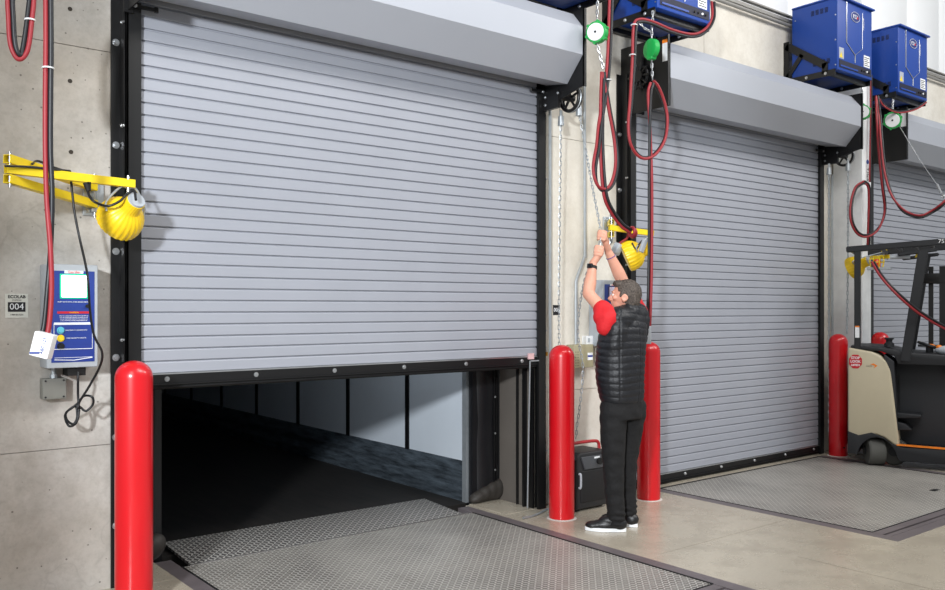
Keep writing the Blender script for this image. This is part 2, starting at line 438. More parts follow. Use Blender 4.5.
# small pink label and strap end on the raised bottom bar
q = P(529, 357, y=-.03)
b = MB(); b.box((4.53, -.034, q.z-.018), (4.585, -.018, q.z+.028)); b.build('strap_end', plain('pale_pink_tape', (214,176,178), .6), d1)
b = MB(); b.box((4.55, -.037, q.z-.036), (4.635, -.03, q.z-.026)); b.cyl((4.545, -.03, q.z-.03), (4.545, -.0, 0.02), .006, n=8); b.build('pull_strap', M_GALV, d1)

# lined reveals of the openings and the dock behind them
for n, (x0, x1) in enumerate(DOORS):
    b = MB()
    for xa, xb in ((x0-.022, x0+.004), (x1-.004, x1+.022)): b.box((xa, WY-.02, 0), (xb, .44, OPH))
    b.box((x0-.02, WY, OPH-.02), (x1+.02, .44, OPH+.004))
    tag(b.build('trim_%d' % (3+n), M_REVEAL), kind='structure')
b = MB(); b.box((x1*0+4.618, .02, 0), (4.634, .065, ZB1-.1)); b.box((4.60, .10, 0), (4.634, .125, 3.0)); b.box((4.615, .20, 0), (4.634, .215, 3.0))
tag(b.build('trim_6', M_GUIDE), kind='structure')
for i, (x0, x1) in enumerate(DOORS[1:]):
    b = MB(); b.box((x0, .45, -.2), (x1, .5, OPH)); tag(b.build('trim_%d' % (7+i), M_GUIDE), kind='structure')

# ------------------------------------------------------------------ dock levellers
LN = ['worn tread plate dock leveller running into the trailer under the raised door', 'tread plate dock leveller lying before the closed middle door']
for n, (x0, x1) in enumerate(LEV):
    yb = YB if n == 0 else -.115; ye = .40 if n == 0 else -.10
    t = thing('dock_leveler', ((x0+x1)/2, YF, -.2), LN[n], 'dock leveler', 'dock levelers in the floor')
    b = MB(); b.box((x0+.012, YF+.012, -.02), (x1-.012, yb, -.001)); b.build('deck_plate', M_TREAD, t)
    for xa, xb in ((x0-.10, x0), (x1, x1+.10)): b = MB(); b.box((xa, YF-.23, -.2), (xb, ye, .0005)); b.build('side_frame', M_FRAMEST, t)
    b = MB(); b.box((x0, YF-.23, -.2), (x1, YF-.14, .0005)); b.box((x0, YF-.125, -.2), (x1, YF-.085, -.006)); b.box((x0, YF-.07, -.2), (x1, YF-.0, -.002)); b.build('front_frame', M_FRAMEST, t)
    b = MB(); b.box((x0-.002, YF, -.05), (x0+.010, yb, .003)); b.box((x1-.010, YF, -.05), (x1+.002, yb, .003)); b.box((x0, YF-.002, -.05), (x1, YF+.010, .0))
    b.build('gap_seal', M_RUB, t)
    if n == 0:
        b = MB(); b.prism([(YB, -.02), (YB, .0), (YB+.02, .006), (.72, .034), (.74, .026), (.72, .018), (YB+.03, -.012)], FR, x0+.06, x1-.10)
        b.build('lip', tread_mat('lip_tread_plate', rgb(104,102,100), rgb(84,82,82), .03, .3), t)
        b = MB(); b.cyl((x0+.05, YB+.004, -.004), (x1-.05, YB+.004, -.004), .011, n=12); b.build('hinge', M_LIP, t)
    else:
        b = MB(); b.box((x0, -.118, -.05), (x1, -.10, .004)); b.build('rear_seal', M_RUB, t)
        q = P(934, 490, z=0); b = MB(); b.box((q.x-.05, q.y-.03, -.002), (q.x+.05, q.y+.02, .001)); b.build('lift_slot', M_RUB, t)
# concrete apron between leveller and jamb
b = MB(); b.box((1.5, YB-.2, -.02), (1.78, .5, .002)); 
b.box((4.32, .0, -.02), (4.62, .45, .002)); tag(b.build('trim_9', M_FLOOR), kind='structure')

# ------------------------------------------------------------------ trailer parked at door 1
def trailer():
    x0, x1, y0, y1, zt = 1.86, 4.37, .52, 13.0, 2.75
    t = thing('truck_trailer', (3.1, y0, -.1), 'dark empty truck trailer with white wall panels backed up to the raised door', 'trailer')
    k = NT('trailer_wood_floor'); co = k.co(); sp = k.n('ShaderNodeSeparateXYZ', {0: co})
    pl = k.ma('MODULO', k.ma('ADD', sp.outputs[0], 20.0), .035)
    ln = k.ma('LESS_THAN', pl, .003)
    nz = k.n('ShaderNodeTexNoise', {'Vector': k.n('ShaderNodeMapping', {0: co, 'Scale': (14, 1.2, 1)}).outputs[0], 'Scale': 2.0, 'Detail': 6.0}).outputs['Fac']
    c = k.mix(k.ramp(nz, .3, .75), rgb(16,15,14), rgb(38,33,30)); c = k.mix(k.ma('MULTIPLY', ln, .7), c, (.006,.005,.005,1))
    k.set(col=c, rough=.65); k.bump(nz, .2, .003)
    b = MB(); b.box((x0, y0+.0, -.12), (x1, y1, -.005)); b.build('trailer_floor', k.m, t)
    mw = plain('trailer_white_liner', (206,214,222), .42, 0, .03, 3); mk = NT('scuffed_kick_plate'); co = mk.co()
    nz = mk.n('ShaderNodeTexNoise', {'Vector': mk.n('ShaderNodeMapping', {0: co, 'Scale': (1, 1.5, 12)}).outputs[0], 'Scale': 3.0, 'Detail': 7.0, 'Roughness': .7}).outputs['Fac']
    mk.set(col=mk.mix(mk.ramp(nz, .35, .7), rgb(52,58,64), rgb(112,124,134)), rough=.4, metal=.4)
    for sx, xw in ((1, x1), (-1, x0)):
        b = MB(); b.box((xw, y0+.04, -.12), (xw+sx*.05, y1, zt)); b.build('side_wall', mw, t)
        ys = [6.43, 7.47, 8.53, 9.58, 10.62, 11.66, 12.7, 13.74, 14.8, 15.9, 17.0]
        for i, yy in enumerate(ys):
            y = yy-5.03; b = MB(); b.box((xw-sx*.012, y-.027, .32), (xw, y+.027, zt))
            if sx > 0 and i < 3:
                for kz in range(20):
                    b.box((xw-sx*.0135, y-.009, .40+kz*.09), (xw-sx*.011, y+.009, .44+kz*.09))
            b.build('logistic_post', M_BLACK, t)
        o = [(0, -.06), (-.012, -.05), (-.012, .05), (-.022, .07), (-.022, .10), (-.010, .125), (-.010, .17), (-.022, .19), (-.022, .225), (-.010, .245), (-.010, .30), (0, .325)]
        b = MB(); b.prism([(xw+sx*a, z) for a, z in o], FXZ, y0+.05, y1); b.build('kick_plate', mk.m, t)
        b = MB(); b.box((xw-sx*.024, y0, -.1), (xw+sx*.02, y0+.055, zt)); b.build('door_post', M_GALV if sx > 0 else M_BLACK, t)
    b = MB(); b.box((x0-.05, y0, zt), (x1+.05, y1, zt+.04)); b.build('roof', M_GUIDE, t)
    b = MB(); b.box((x0-.05, y1, -.1), (x1+.05, y1+.04, zt)); b.build('front_wall', mw, t)
    return t
trailer()
# dock shelter pads
def pad(x0, x1, lab):
    t = thing('dock_shelter_pad', ((x0+x1)/2, .44, 0), lab, 'dock pad', 'dock shelter side pads')
    b = MB(); n = 14
    rings = []
    for i in range(n+1):
        z = .02+i*(3.0/n); wob = .006*math.sin(i*2.3)
        rings.append((V(((x0+x1)/2+wob, .495, z)), V(((x1-x0)/2-.01, 0, 0)), V((0, .055+.006*math.sin(i*1.7), 0))))
    b.loft(rings, 24); b.box((x0-.01, .462, -.12), (x1, .512, 3.0)); b.build('foam_cover', plain('black_vinyl', (22,22,25), .38, 0, .15, 9, .5), t, 60)
    b = MB(); [b.ell((x0+(x1-x0)*f, .445, zz), ((.085, 0, .01), (0, .06, 0), (.015, 0, hh))) for f, zz, hh in ((.12, .05, .05), (.34, .065, .062), (.58, .08, .075), (.80, .085, .085))]; b = remesh(b, .008, 8); b.build('sagging_foot', plain('worn_black_vinyl', (50,46,42), .6, 0, .2, 12, .6), t, 60)
    for xx in (x1-.095, x1-.07):
        b = MB(); b.box((xx, .43, .1), (xx+.010, .444, 3.0)); b.build('edge_strip', M_BLACK, t)
    for i in range(9):
        b = MB(); bolt(b, (x1-.083, .43, .25+i*.30), (0,-1,0), .007, .006); b.build('rivet', M_ZINC, t)
    return t
pad(4.375, 4.66, 'black vinyl shelter pad between trailer and right jamb')
pad(1.56, 1.86, 'black vinyl shelter pad beside the trailer, behind the left bollard')
b = MB(); b.box((1.62, .43, 2.85), (4.62, .52, 3.12)); tag(b.build('head_curtain', M_RUB), 'black head curtain above the trailer opening, behind the slat curtain', 'dock curtain')

# ------------------------------------------------------------------ bollards
BOL = [((1.447, -.34), 'red bollard at the left jamb of the raised door, cut by the lower frame edge'),
       ((4.585, -.34), 'red bollard between the raised door and the black wheeled case'),
       ((5.605, -.32), 'red bollard directly behind the man in the vest'),
       ((8.84, -.20), 'dark red bollard touching the cream lift truck on its left'),
       ((9.90, -.13), 'red bollard whose domed top shows behind the lift truck')]
for (x, y), lab in BOL:
    r = .095; h = 1.303
    k = thing('bollard', (x, y, 0), lab, 'bollard', 'red bollards along the doors')
    b = MB(); b.lathe([(r*.99, .006), (r, .02), (r, h-r*.92)]+[(r*math.cos(a), h-r*.92+r*.92*math.sin(a)) for a in [PI/2*i/8 for i in range(1, 8)]]+[(0, h)], (x, y, 0), n=40)
    b.build('plastic_sleeve', M_RED, k, 60)
    b = MB(); b.lathe([(r+.018, 0.0005), (r+.014, .003), (r-.01, .005)], (x, y, 0), n=30); b.build('grout_ring', plain('pale_grout', (204,200,192), .8), k)
    if x > 8 and x < 9: b = MB(); b.cyl((x-.04, y-.083, .10), (x-.045, y-.092, .10), .009, n=10); b.build('screw_hole', M_RUB, k)

# ------------------------------------------------------------------ chains
def chain_mb(pts, link=.034, r=.0032, smooth=True):
    pts = catmull(pts, 10) if smooth else [V(p) for p in pts]
    b = MB(); d = 0; out = [pts[0]]; acc = 0
    for p0, p1 in zip(pts, pts[1:]):
        L = (p1-p0).length; s = link-acc
        while s < L: out.append(p0.lerp(p1, s/L)); s += link
        acc = L-(s-link)
    for i, (a, c) in enumerate(zip(out, out[1:])):
        t = (c-a).normalized(); sd = t.orthogonal().normalized(); sd = sd if i % 2 else t.cross(sd)
        b.torus((a+c)/2, sd, .0075, r, 10, 5, stretch=(t, link/2-.0035))
    return b
def hoist(n, xp, chain_l, chain_r, lab):
    """hand chain wheel beside the hood"""
    c = V((xp+.10, -.21, 3.215)); t = thing('chain_hoist', (xp, 0, 3.1), lab, 'chain hoist', 'hand chain hoists of the doors')
    b = MB(); b.box((xp-.02, -.20, 3.13), (xp+.012, WY, 3.27)); b.prism([(.06, 3.30), (-.32, 3.34), (-.32, 3.37), (-.455, 3.40), (-.455, 3.25), (.06, 3.13)], FR, xp-.004, xp+.006); b.build('bracket', M_BLACK, t)
    b = MB(); b.torus(c, (1,0,0), .098, .013); b.torus(c+V((.03,0,0)), (1,0,0), .098, .009)
    for i in range(5):
        a = 2*PI*i/5+.3; b.cyl(c, c+V((0, math.cos(a), math.sin(a)))*.098, .012, .009, 8)
    b.cyl(c-V((.10,0,0)), c+V((.035,0,0)), .028, n=16); b.build('chain_wheel', M_BLACK, t)
    b = MB(); b.torus(c+V((.015,0,0)), (1,0,0), .106, .006, 30, 6); b.build('wheel_chain', M_GALV, t)
    for q in (chain_l[0], chain_r[0]):
        q = V(q); b = MB(); b.cyl(q+V((0,0,-.03)), q+V((0,0,.045)), .026, .022, 16); b.cyl(q+V((0,0,.045)), q+V((0,0,.09)), .012, n=8); b.build('chain_guide', M_GALV, t)
    if n == 1:
        for nm, ch in (('hand_chain', chain_l), ('hand_chain', chain_r)): chain_mb(ch).build(nm, M_GALV, t)
    else:
        for ch in (chain_l, chain_r): chain_mb(ch, .045, .005).build('hand_chain', M_GALV, t)
    for yy, zz in ((-.06, 3.17), (-.06, 3.23), (-.20, 3.24)):
        q = MB(); bolt(q, (xp-.02, yy, zz), (-1,0,0), .009, .01); q.build('bolt', M_ZINC, t)
    return t
GRIP = P(600.5, 236, Z=6.30)
GRIP2 = P(597.5, 250, Z=6.27)
ca = [P(561, 122, y=-.13), P(560, 200, y=-.10), P(559, 300, y=-.08), P(560, 360, y=-.08), P(566, 425, y=-.12), P(573, 437, y=-.14)]
cb = [P(579, 112, y=-.26), P(584, 140, y=-.30), P(593, 190, y=-.48), GRIP+V((0,0,.03)), GRIP2, P(586, 276, y=-.45), P(580, 305, y=-.28), P(578, 335, y=-.22), P(583, 368, y=-.22), P(580, 405, y=-.20), P(577, 425, y=-.17), P(576, 438, y=-.15), P(573, 437, y=-.14)]
hoist(1, 4.70, ca, cb, 'black chain wheel right of the raised door, its chain in the man\'s hands')
c0 = V((8.94, -.30, 3.09)); c1 = V((8.94, -.12, 3.09))
hoist(2, 8.84, [P(829, 172, y=-.12), P(829, 330, y=-.12), P(829, 440, y=-.12)], [P(848, 168, y=-.30), P(848, 250, y=-.30), P(847, 335, y=-.30)], 'black chain wheel at the upper right of the closed middle door')

# ------------------------------------------------------------------ conduits, boxes and signs on the piers
t = tag(MB().tube([P(550, 95, y=.04), P(550, 300, y=.04), P(551, 517, y=.04)], .013, smooth=False).build('conduit', M_GALV), 'straight galvanised conduit running down beside the right guide of the raised door', 'conduit', 'conduits on the pier')
t = tag(MB().tube([P(584, -30, y=.04), P(584.5, 120, y=.04), P(585, 245, y=.04), P(584, 258, y=.04), P(577, 278, y=.04), P(576, 290, y=.04), P(576, 344, y=.04)], .013).build('conduit', M_GALV), 'galvanised conduit with an offset bend beside the man\'s raised arms', 'conduit', 'conduits on the pier')
q0 = P(574, 345, y=-.02); q1 = P(593.5, 367, y=-.02)
def boxthing(name, x0, x1, y0, y1, z0, z1, mat, lab, cat, bev=.004):
    t = thing(name, ((x0+x1)/2, y1, z0), lab, cat); b = MB(); b.box((x0, y0, z0), (x1, y1, z1), bev=bev); b.build('housing', mat, t); return t
t = boxthing('junction_box', q0.x, q1.x, -.02, WY, q1.z, q0.z, M_OLIVE, 'beige perforated electrical box on the pier left of the man', 'electrical box')
b = MB()
for i in range(3):
    for j in range(6): b.cyl((q0.x+.02+i*.016, -.022, q1.z+.02+j*.022), (q0.x+.02+i*.016, -.018, q1.z+.02+j*.022), .003, n=8)
b.build('knockout', M_INK, t)
b = MB(); b.box((q1.x-.07, -.022, q1.z+.06), (q1.x-.012, -.019, q1.z+.12)); b.build('label_plate', M_WHITE, t)
b = MB(); b.box((q1.x-.07, -.0235, q1.z+.085), (q1.x-.012, -.0215, q1.z+.10)); b.build('label_stripe', M_NAVY, t)
q0 = P(586, 336, y=.02); q1 = P(594, 344.5, y=.02)
t = boxthing('power_outlet', q0.x, q1.x, .02, WY, q1.z, q0.z, M_WHITE, 'small white outlet above the beige electrical box', 'outlet', .003)
b = MB(); b.box((q0.x+.022, .017, q1.z+.02), (q0.x+.045, .021, q1.z+.055)); b.build('socket', M_GREYBOX, t)
q0 = P(553, 305, y=WY); q1 = P(558, 315, y=WY)
# small black station labels on the pier
b = MB(); b.box((q0.x, WY-.003, q1.z), (q0.x+.075, WY, q0.z)); s2 = b.build('station_sign', M_INK); tag(s2, 'tiny black station label on the pier right of the raised door', 'sign')
text('sign_number', '003', .045, (q0.x+.038, WY-.0035, (q0.z+q1.z)/2), X_, Z_, M_WHITE, s2)
# padlock by the right guide
q = P(546, 352, y=0); b = MB(); b.box((q.x-.012, -.01, q.z-.03), (q.x+.012, .006, q.z+.0)); lk = b.build('padlock', plain('brass', (170,120,40), .35, .8)); tag(lk, 'small brass padlock hanging beside the right guide of the raised door', 'padlock')
MB().tube([(q.x-.008, 0, q.z), (q.x-.008, 0, q.z+.03), (q.x, 0, q.z+.04), (q.x+.008, 0, q.z+.03), (q.x+.008, 0, q.z)], .003, 6).build('shackle', M_GALV, lk)
MB().tube([(q.x, 0, q.z+.04), (q.x-.02, .01, q.z+.08), (q.x-.03, .02, q.z+.12)], .003, 6).build('lanyard', M_GALV, lk)

# station sign on the left wall
x0, x1, z0, z1 = .912, 1.022, 1.528, 1.655
b = MB(); b.box((x0, WY-.003, z0), (x1, WY, z1)); sg = b.build('station_sign', plain('sign_white', (214,214,206), .5)); tag(sg, 'small white and black station sign numbered 004 on the left wall', 'sign')
cx = (x0+x1)/2
text('heading', 'ECOLAB', .0225, (cx, WY-.003, z1-.016), X_, Z_, M_INK, sg, bold=.0006)
text('subheading', 'STATION', .0105, (cx, WY-.003, z1-.034), X_, Z_, M_INK, sg)
b = MB(); b.box((x0+.013, WY-.0042, z0+.032), (x1-.013, WY-.003, z1-.044)); b.build('number_field', M_INK, sg)
text('sign_number', '004', .046, (cx, WY-.0044, z0+.058), X_, Z_, M_WHITE, sg)
text('phone_line', '1-800-352-5326', .0098, (cx, WY-.003, z0+.016), X_, Z_, M_INK, sg)

# dock control panel, left and behind the man
def control_panel(x0, z0, lab, full=True):
    w, d, h = .255, .16, .55; yf = WY-d
    t = thing('control_panel', (x0+w/2, WY, z0), lab, 'control panel', 'dock control panels')
    b = MB(); b.box((x0, yf, z0), (x0+w, WY, z0+h), bev=.006); b.build('enclosure', M_GREYBOX, t)
    b = MB(); b.box((x0+.022, yf-.003, z0+.03), (x0+w-.018, yf+.002, z0+h-.035), bev=.0012); f = b.build('face_plate', M_NAVY, t)
    cxx = x0+w/2+.005
    k = NT('lit_display'); co = k.co(); k.set(col=(1,1,1,1) if full else rgb(206,200,222), emc=(.84, 1, .93, 1), ems=3.2 if full else 0, rough=.3)
    b = MB(); b.box((cxx-.063, yf-.014, z0+h-.175), (cxx+.063, yf-.002, z0+h-.058), bev=.005); b.build('lit_lens', k.m, f)
    k2 = NT('lit_green_rim'); k2.set(col=(0,.3,.15,1) if full else rgb(50,50,110), emc=(.0, .55, .28, 1), ems=.8 if full else 0)
    b = MB(); b.box((cxx-.070, yf-.006, z0+h-.182), (cxx+.070, yf-.002, z0+h-.051), bev=.0015); b.build('lens_rim', k2.m, f)
    b = MB(); b.box((cxx-.047, yf-.0045, z0+h-.048), (cxx+.047, yf-.003, z0+h-.033)); lg = b.build('logo_badge', M_WHITE, f)
    text('logo_lettering', 'Kelley' if False else 'Guardian', .017, (cxx, yf-.0045, z0+h-.0405), X_, Z_, plain('logo_red', (214,50,60), .5), lg)
    text('print_line', 'MUST HAVE LOCK, LEVEL BEFORE SERVICE', .0085, (cxx+.0, yf-.003, z0+h-.20), X_, Z_, M_WHITE, f)
    b = MB(); b.box((x0+.05, yf-.004, z0+h-.262), (x0+w-.04, yf-.003, z0+h-.250)); cb_ = b.build('caution_band', M_SIGNR, f)
    text('caution_lettering', 'CAUTION', .010, (cxx, yf-.004, z0+h-.2565), X_, Z_, M_YEL, cb_)
    for i in range(4): text('print_line', 'READ ALL OPERATING INSTRUCTIONS BEFORE USE'[i:], .0062, (cxx, yf-.003, z0+h-.274-i*.0085), X_, Z_, M_WHITE, f)
    # white rounded outline
    def outline(pts, r=.0016): return MB().tube([(a, yf-.0045, z) for a, z in pts], r, 6, smooth=False)
    xa, xb = x0+.034, x0+w-.03; za, zb = z0+.10, z0+h-.315
    outline([(xa, za), (xa, zb), (xb, zb), (xb, za+.0), (xa, za)], .0022).build('button_border', M_WHITE, f)
    b = MB(); b.box((xa, yf-.005, zb-.006), (xb, yf-.0035, zb+.006)); b.build('header_bar', M_WHITE, f)
    outline([(x0+.036, z0+.045), (cxx, z0+.040), (x0+w-.03, z0+.052)], .0022).build('border_swoosh', M_WHITE, f)
    outline([(x0+.036, z0+.055), (x0+w-.03, z0+.055)], .0012).build('border_line', M_WHITE, f)
    for i, (c, nm) in enumerate(((( 96,186,206), 'pale_blue_button'), ((238,206,40), 'yellow_button'), ((26,26,28), 'black_selector'))):
        zz = zb-.035-i*.042; b = MB(); b.cyl((x0+.067, yf-.018, zz), (x0+.067, yf-.002, zz), .0125, .015, 20); b.cyl((x0+.067, yf-.004, zz), (x0+.067, yf-.002, zz), .019, n=20); b.build('push_button' if i < 2 else 'selector_switch', plain(nm, c, .35), f)
        if i < 2: text('print_line', ('PUSH RAISE TO ENGAGE LOCK', 'PUSH RELEASE TO UNLOCK')[i], .0078, (x0+.145, yf-.003, zz), X_, Z_, M_WHITE, f)
    b = MB(); b.cyl((x0+w-.055, yf-.012, z0+h-.222), (x0+w-.055, yf-.002, z0+h-.222), .010, n=16); b.build('key_switch', M_RUB, f)
    b = MB(); b.box((x0+.11, yf+.03, z0-.045), (x0+.20, WY-.02, z0)); b.build('plug_block', M_RUB, t)
    return t
CP = control_panel(1.079, 1.262, 'grey and navy dock control panel with a lit screen on the left wall')
control_panel(5.30, 1.262, 'grey and navy dock control panel on the pier, half hidden by the man\'s head', False)
q0 = P(42.7, 379, y=.0); q1 = P(66.5, 398.5, y=.0)
t = boxthing('junction_box', q0.x, q1.x, .0, WY, q1.z, q0.z, plain('cast_grey', (134,134,128), .5), 'small grey junction box under the left control panel', 'electrical box')
for a in (q0.x+.014, q1.x-.014):
    for c in (q0.z-.012, q1.z+.012): b = MB(); b.cyl((a, -.003, c), (a, .002, c), .005, n=10); b.build('screw', M_INK, t)
b = MB(); b.cyl(((q0.x+q1.x)/2+.002, .035, q0.z), ((q0.x+q1.x)/2+.002, .035, 1.262), .014, n=16); b.cyl(((q0.x+q1.x)/2+.002, .035, q0.z), ((q0.x+q1.x)/2+.002, .035, q0.z+.02), .02, n=8); b.build('conduit_stub', M_GALV, t)

# ------------------------------------------------------------------ swing-arm dock lights
def dock_light(bx, zc, hinge, end, lamp_c, neck_dir, lab, sc=1.0):
    t = thing('dock_light', (bx, WY, zc), lab, 'dock light', 'yellow swing-arm dock lights')
    h = V(hinge); e = V(end); w = V((bx, WY-.03, zc))
    b = MB(); b.box((bx-.055, WY-.014, zc-.11), (bx+.055, WY, zc+.11), bev=.003); b.box((bx-.02, WY-.05, zc-.09), (bx+.02, WY-.01, zc-.07)); b.box((bx-.02, WY-.05, zc+.07), (bx+.02, WY-.01, zc+.09)); b.build('wall_bracket', M_GALV, t)
    for dx in (-.035, .035):
        for dz in (-.085, .085):
            q = MB(); bolt(q, (bx+dx, WY-.014, zc+dz), (0,-1,0), .009, .018); q.build('bolt', M_ZINC, t)
    q = MB(); q.cyl((bx, WY-.035, zc-.12), (bx, WY-.035, zc+.12), .008, n=12); q.build('pivot_pin', M_ZINC, t)
    def beam(p, q, hh, ww, name):
        d = (q-p).normalized(); sd = d.cross(Z_).normalized(); u = sd.cross(d); b = MB(); th = .004
        L = (q-p).length
        # square tube, hollow at the ends
        for s0, s1, u0, u1 in ((-ww, ww, hh-th, hh), (-ww, ww, -hh, -hh+th), (-ww, -ww+th, -hh+th, hh-th), (ww-th, ww, -hh+th, hh-th)):
            vs = [p+d*l+sd*a+u*c for l in (0, L) for a, c in ((s0,u0),(s1,u0),(s1,u1),(s0,u1))]
            b.add(vs, [(0,1,2,3),(7,6,5,4),(0,4,5,1),(1,5,6,2),(2,6,7,3),(3,7,4,0)])
        return b.build(name, M_YEL, t)
    d0 = (h-w).normalized()
    for dz in (.048, -.048): beam(w+V((0,0,dz)), h+d0*.02+V((0,0,dz)), .021, .021, 'rear_arm')
    beam(h-(e-h).normalized()*.02, e, .021, .021, 'front_arm')
    b = MB(); b.cyl(h+V((0,0,-.085)), h+V((0,0,.085)), .008, n=12); b.build('hinge_bolt', M_ZINC, t)
    b = MB(); b.cyl(w.lerp(h, .35)+V((0,0,-.03)), h+V((0,0,-.075)), .003, n=8); b.build('tie_rod', M_ZINC, t)
    # lamp: ribbed shade with a narrower ribbed neck
    c = V(lamp_c); ax = V(neck_dir).normalized()          # from the mouth towards the neck
    R = .118*sc
    prof = [(R*.92, -.058*sc), (R, -.052*sc), (R*1.03, -.02*sc), (R*.99, .012*sc), (R*.89, .042*sc), (R*.70, .068*sc), (R*.50, .085*sc), (R*.44, .10*sc), (R*.42, .15*sc), (R*.36, .155*sc)]
    b = MB(); b.lathe(prof, c, ax, n=96, rib=.014, ribn=24); sh = b.build('lamp_shade', M_YELL, t, 25)
    b = MB(); b.lathe([(R*.4, .15*sc), (R*.38, .165*sc), (0, .167*sc)], c, ax, n=24); b.build('lamp_cap', M_GREYBOX, sh)
    b = MB(); b.lathe([(R*.86, -.057*sc), (R*.5, -.05*sc), (0, -.048*sc)], c, ax, n=32); b.build('lens', plain('frosted_lens', (214,218,214), .3), sh)
    sd = ax.cross(Z_).normalized(); tp = e-(e-h).normalized()*.03+V((0,0,-.025)); m = c+ax*.04
    b = MB(); pts = [m+sd*R*.93, m+sd*R*.93+V((0,0,.05)), tp+sd*.045, tp, tp-sd*.045, m-sd*R*.93+V((0,0,.05)), m-sd*R*.93]
    b.tube(pts, .006, 8); b.build('yoke', M_GALV, t)
    b = MB(); b.cyl(tp+V((0,0,-.03)), tp+V((0,0,.065)), .008, n=10); b.build('yoke_bolt', M_ZINC, t)
    return t
H1 = P(10, 169.5, Z=4.2); E1 = P(133.5, 184, Z=4.68); B1 = P(93, 200, y=WY)
L1 = dock_light(B1.x, B1.z+.02, H1, E1, P(122, 217, Z=4.66), RT*.68+UP*.50-FW*.50, 'yellow dock light on a swing arm left of the raised door')
H2 = P(612, 229, y=-.42); E2 = P(650, 234, y=-.50)
H2 = P(611.5, 228, Z=6.95); E2 = P(653, 233.5, Z=6.95+.06)
L2 = dock_light(P(607, 230, y=WY).x, P(607, 230, y=WY).z, H2, E2, P(632, 255, Z=6.93), RT*.88+UP*.38-FW*.12, 'yellow dock light above the man\'s head, left of the middle door')
H3 = P(868, 262, y=-.30); E3 = P(856, 260, y=-.55)
L3 = dock_light(9.46, 2.18, V((9.62,-.35,2.2)), V((9.22,-.50,2.2)), P(855, 267, y=-.45), RT*.5+UP*.3-FW*.5, 'yellow dock light on the white column, seen through the lift truck\'s frame', .95)

# power leads of the lights
def hose(name, pts, r, mat, lab, cat, grp=None, parent=None):
    b = MB(); b.tube(pts, r, 10); o = b.build(name, mat, parent, 80)
    if lab: tag(o, lab, cat, grp)
    return o
zb = lambda u, v, Z: P(u, v, Z=Z)
MB().tube([zb(87, 185, 4.47), zb(89, 195, 4.5), zb(95, 202, 4.52), zb(108, 206, 4.5), zb(120, 201, 4.52), zb(127, 194, 4.55), zb(134, 191, 4.55), zb(136, 200, 4.52)], .007, 8).build('lamp_lead', M_CBLK, L1, 80)
b = MB(); b.cyl(zb(87, 183, 4.45), zb(88.5, 191, 4.45), .02, .012, 12); b.box(zb(84.5, 184, 4.46), zb(91, 182, 4.42)); b.build('plug', M_RUB, L1)
MB().tube([zb(5, 166, 4.14), zb(30, 167, 4.24), zb(55, 169.5, 4.34), zb(70, 171, 4.42)], .006, 8).build('arm_lead', M_CBLK, L1, 80)
MB().tube([zb(32, 164, 4.3), zb(38, 161, 4.4), zb(50, 166, 4.45), zb(62, 170, 4.55)], .006, 8).build('arm_lead', M_CBLK, L1, 80)
lead = [(70, 171, 4.5), (72, 190, 4.5), (75, 215, 4.5), (80, 240, 4.5), (85, 262, 4.42), (88, 280, 4.36), (90, 310, 4.36), (94, 335, 4.38), (102, 352, 4.45), (100, 366, 4.5), (90, 385, 4.56), (80, 401, 4.6), (78, 408, 4.6)]
coil = [(80, 407), (86, 411), (93, 404), (92, 397), (84, 396), (78, 403), (72, 408), (66, 413), (67, 420), (73, 424), (77, 418), (76, 407), (70, 409), (65, 416), (69, 426), (76, 423), (79, 411), (78, 395), (78, 380), (78, 372)]
hose('power_cord', [zb(*q) for q in lead]+[zb(a, c, 4.62+.012*(i % 3)) for i, (a, c) in enumerate(coil)], .0062, M_CBLK, None, None, parent=CP)
MB().tube([P(612, 215, y=-.1), P(610.5, 209, y=-.1), P(611, 222, y=-.1)], .006, 8).build('arm_lead', M_CBLK, L2, 80)
MB().tube([zb(632, 243, 6.85), zb(636, 249, 6.82), zb(640, 243, 6.82), zb(643, 240, 6.82)], .007, 8).build('lamp_lead', M_CBLK, L2, 80)
b = MB(); b.box((-.022, -.012, -.05), (.022, .012, .05), Matrix.Translation(zb(643, 246, 6.78)) @ Matrix.Rotation(.35, 4, FW), bev=.004); b.build('switch_lever', M_GREYBOX, L2)
# grey plug connector hanging by the man's hands
b = MB(); b.box((-.03, -.03, -.045), (.03, .03, .045), Matrix.Translation(zb(617, 249, 6.9)) @ Matrix.Rotation(.5, 4, FW), bev=.008); cn = tag(b.build('plug_connector', M_GREYBOX), 'grey plug connector hanging between the man\'s hands and the yellow lamp', 'plug')
MB().tube([zb(628, 231, 6.86), zb(627, 238, 6.88), zb(620, 243, 6.9), zb(618, 247, 6.9)], .009, 8).build('red_lead', M_CRED, cn, 80)

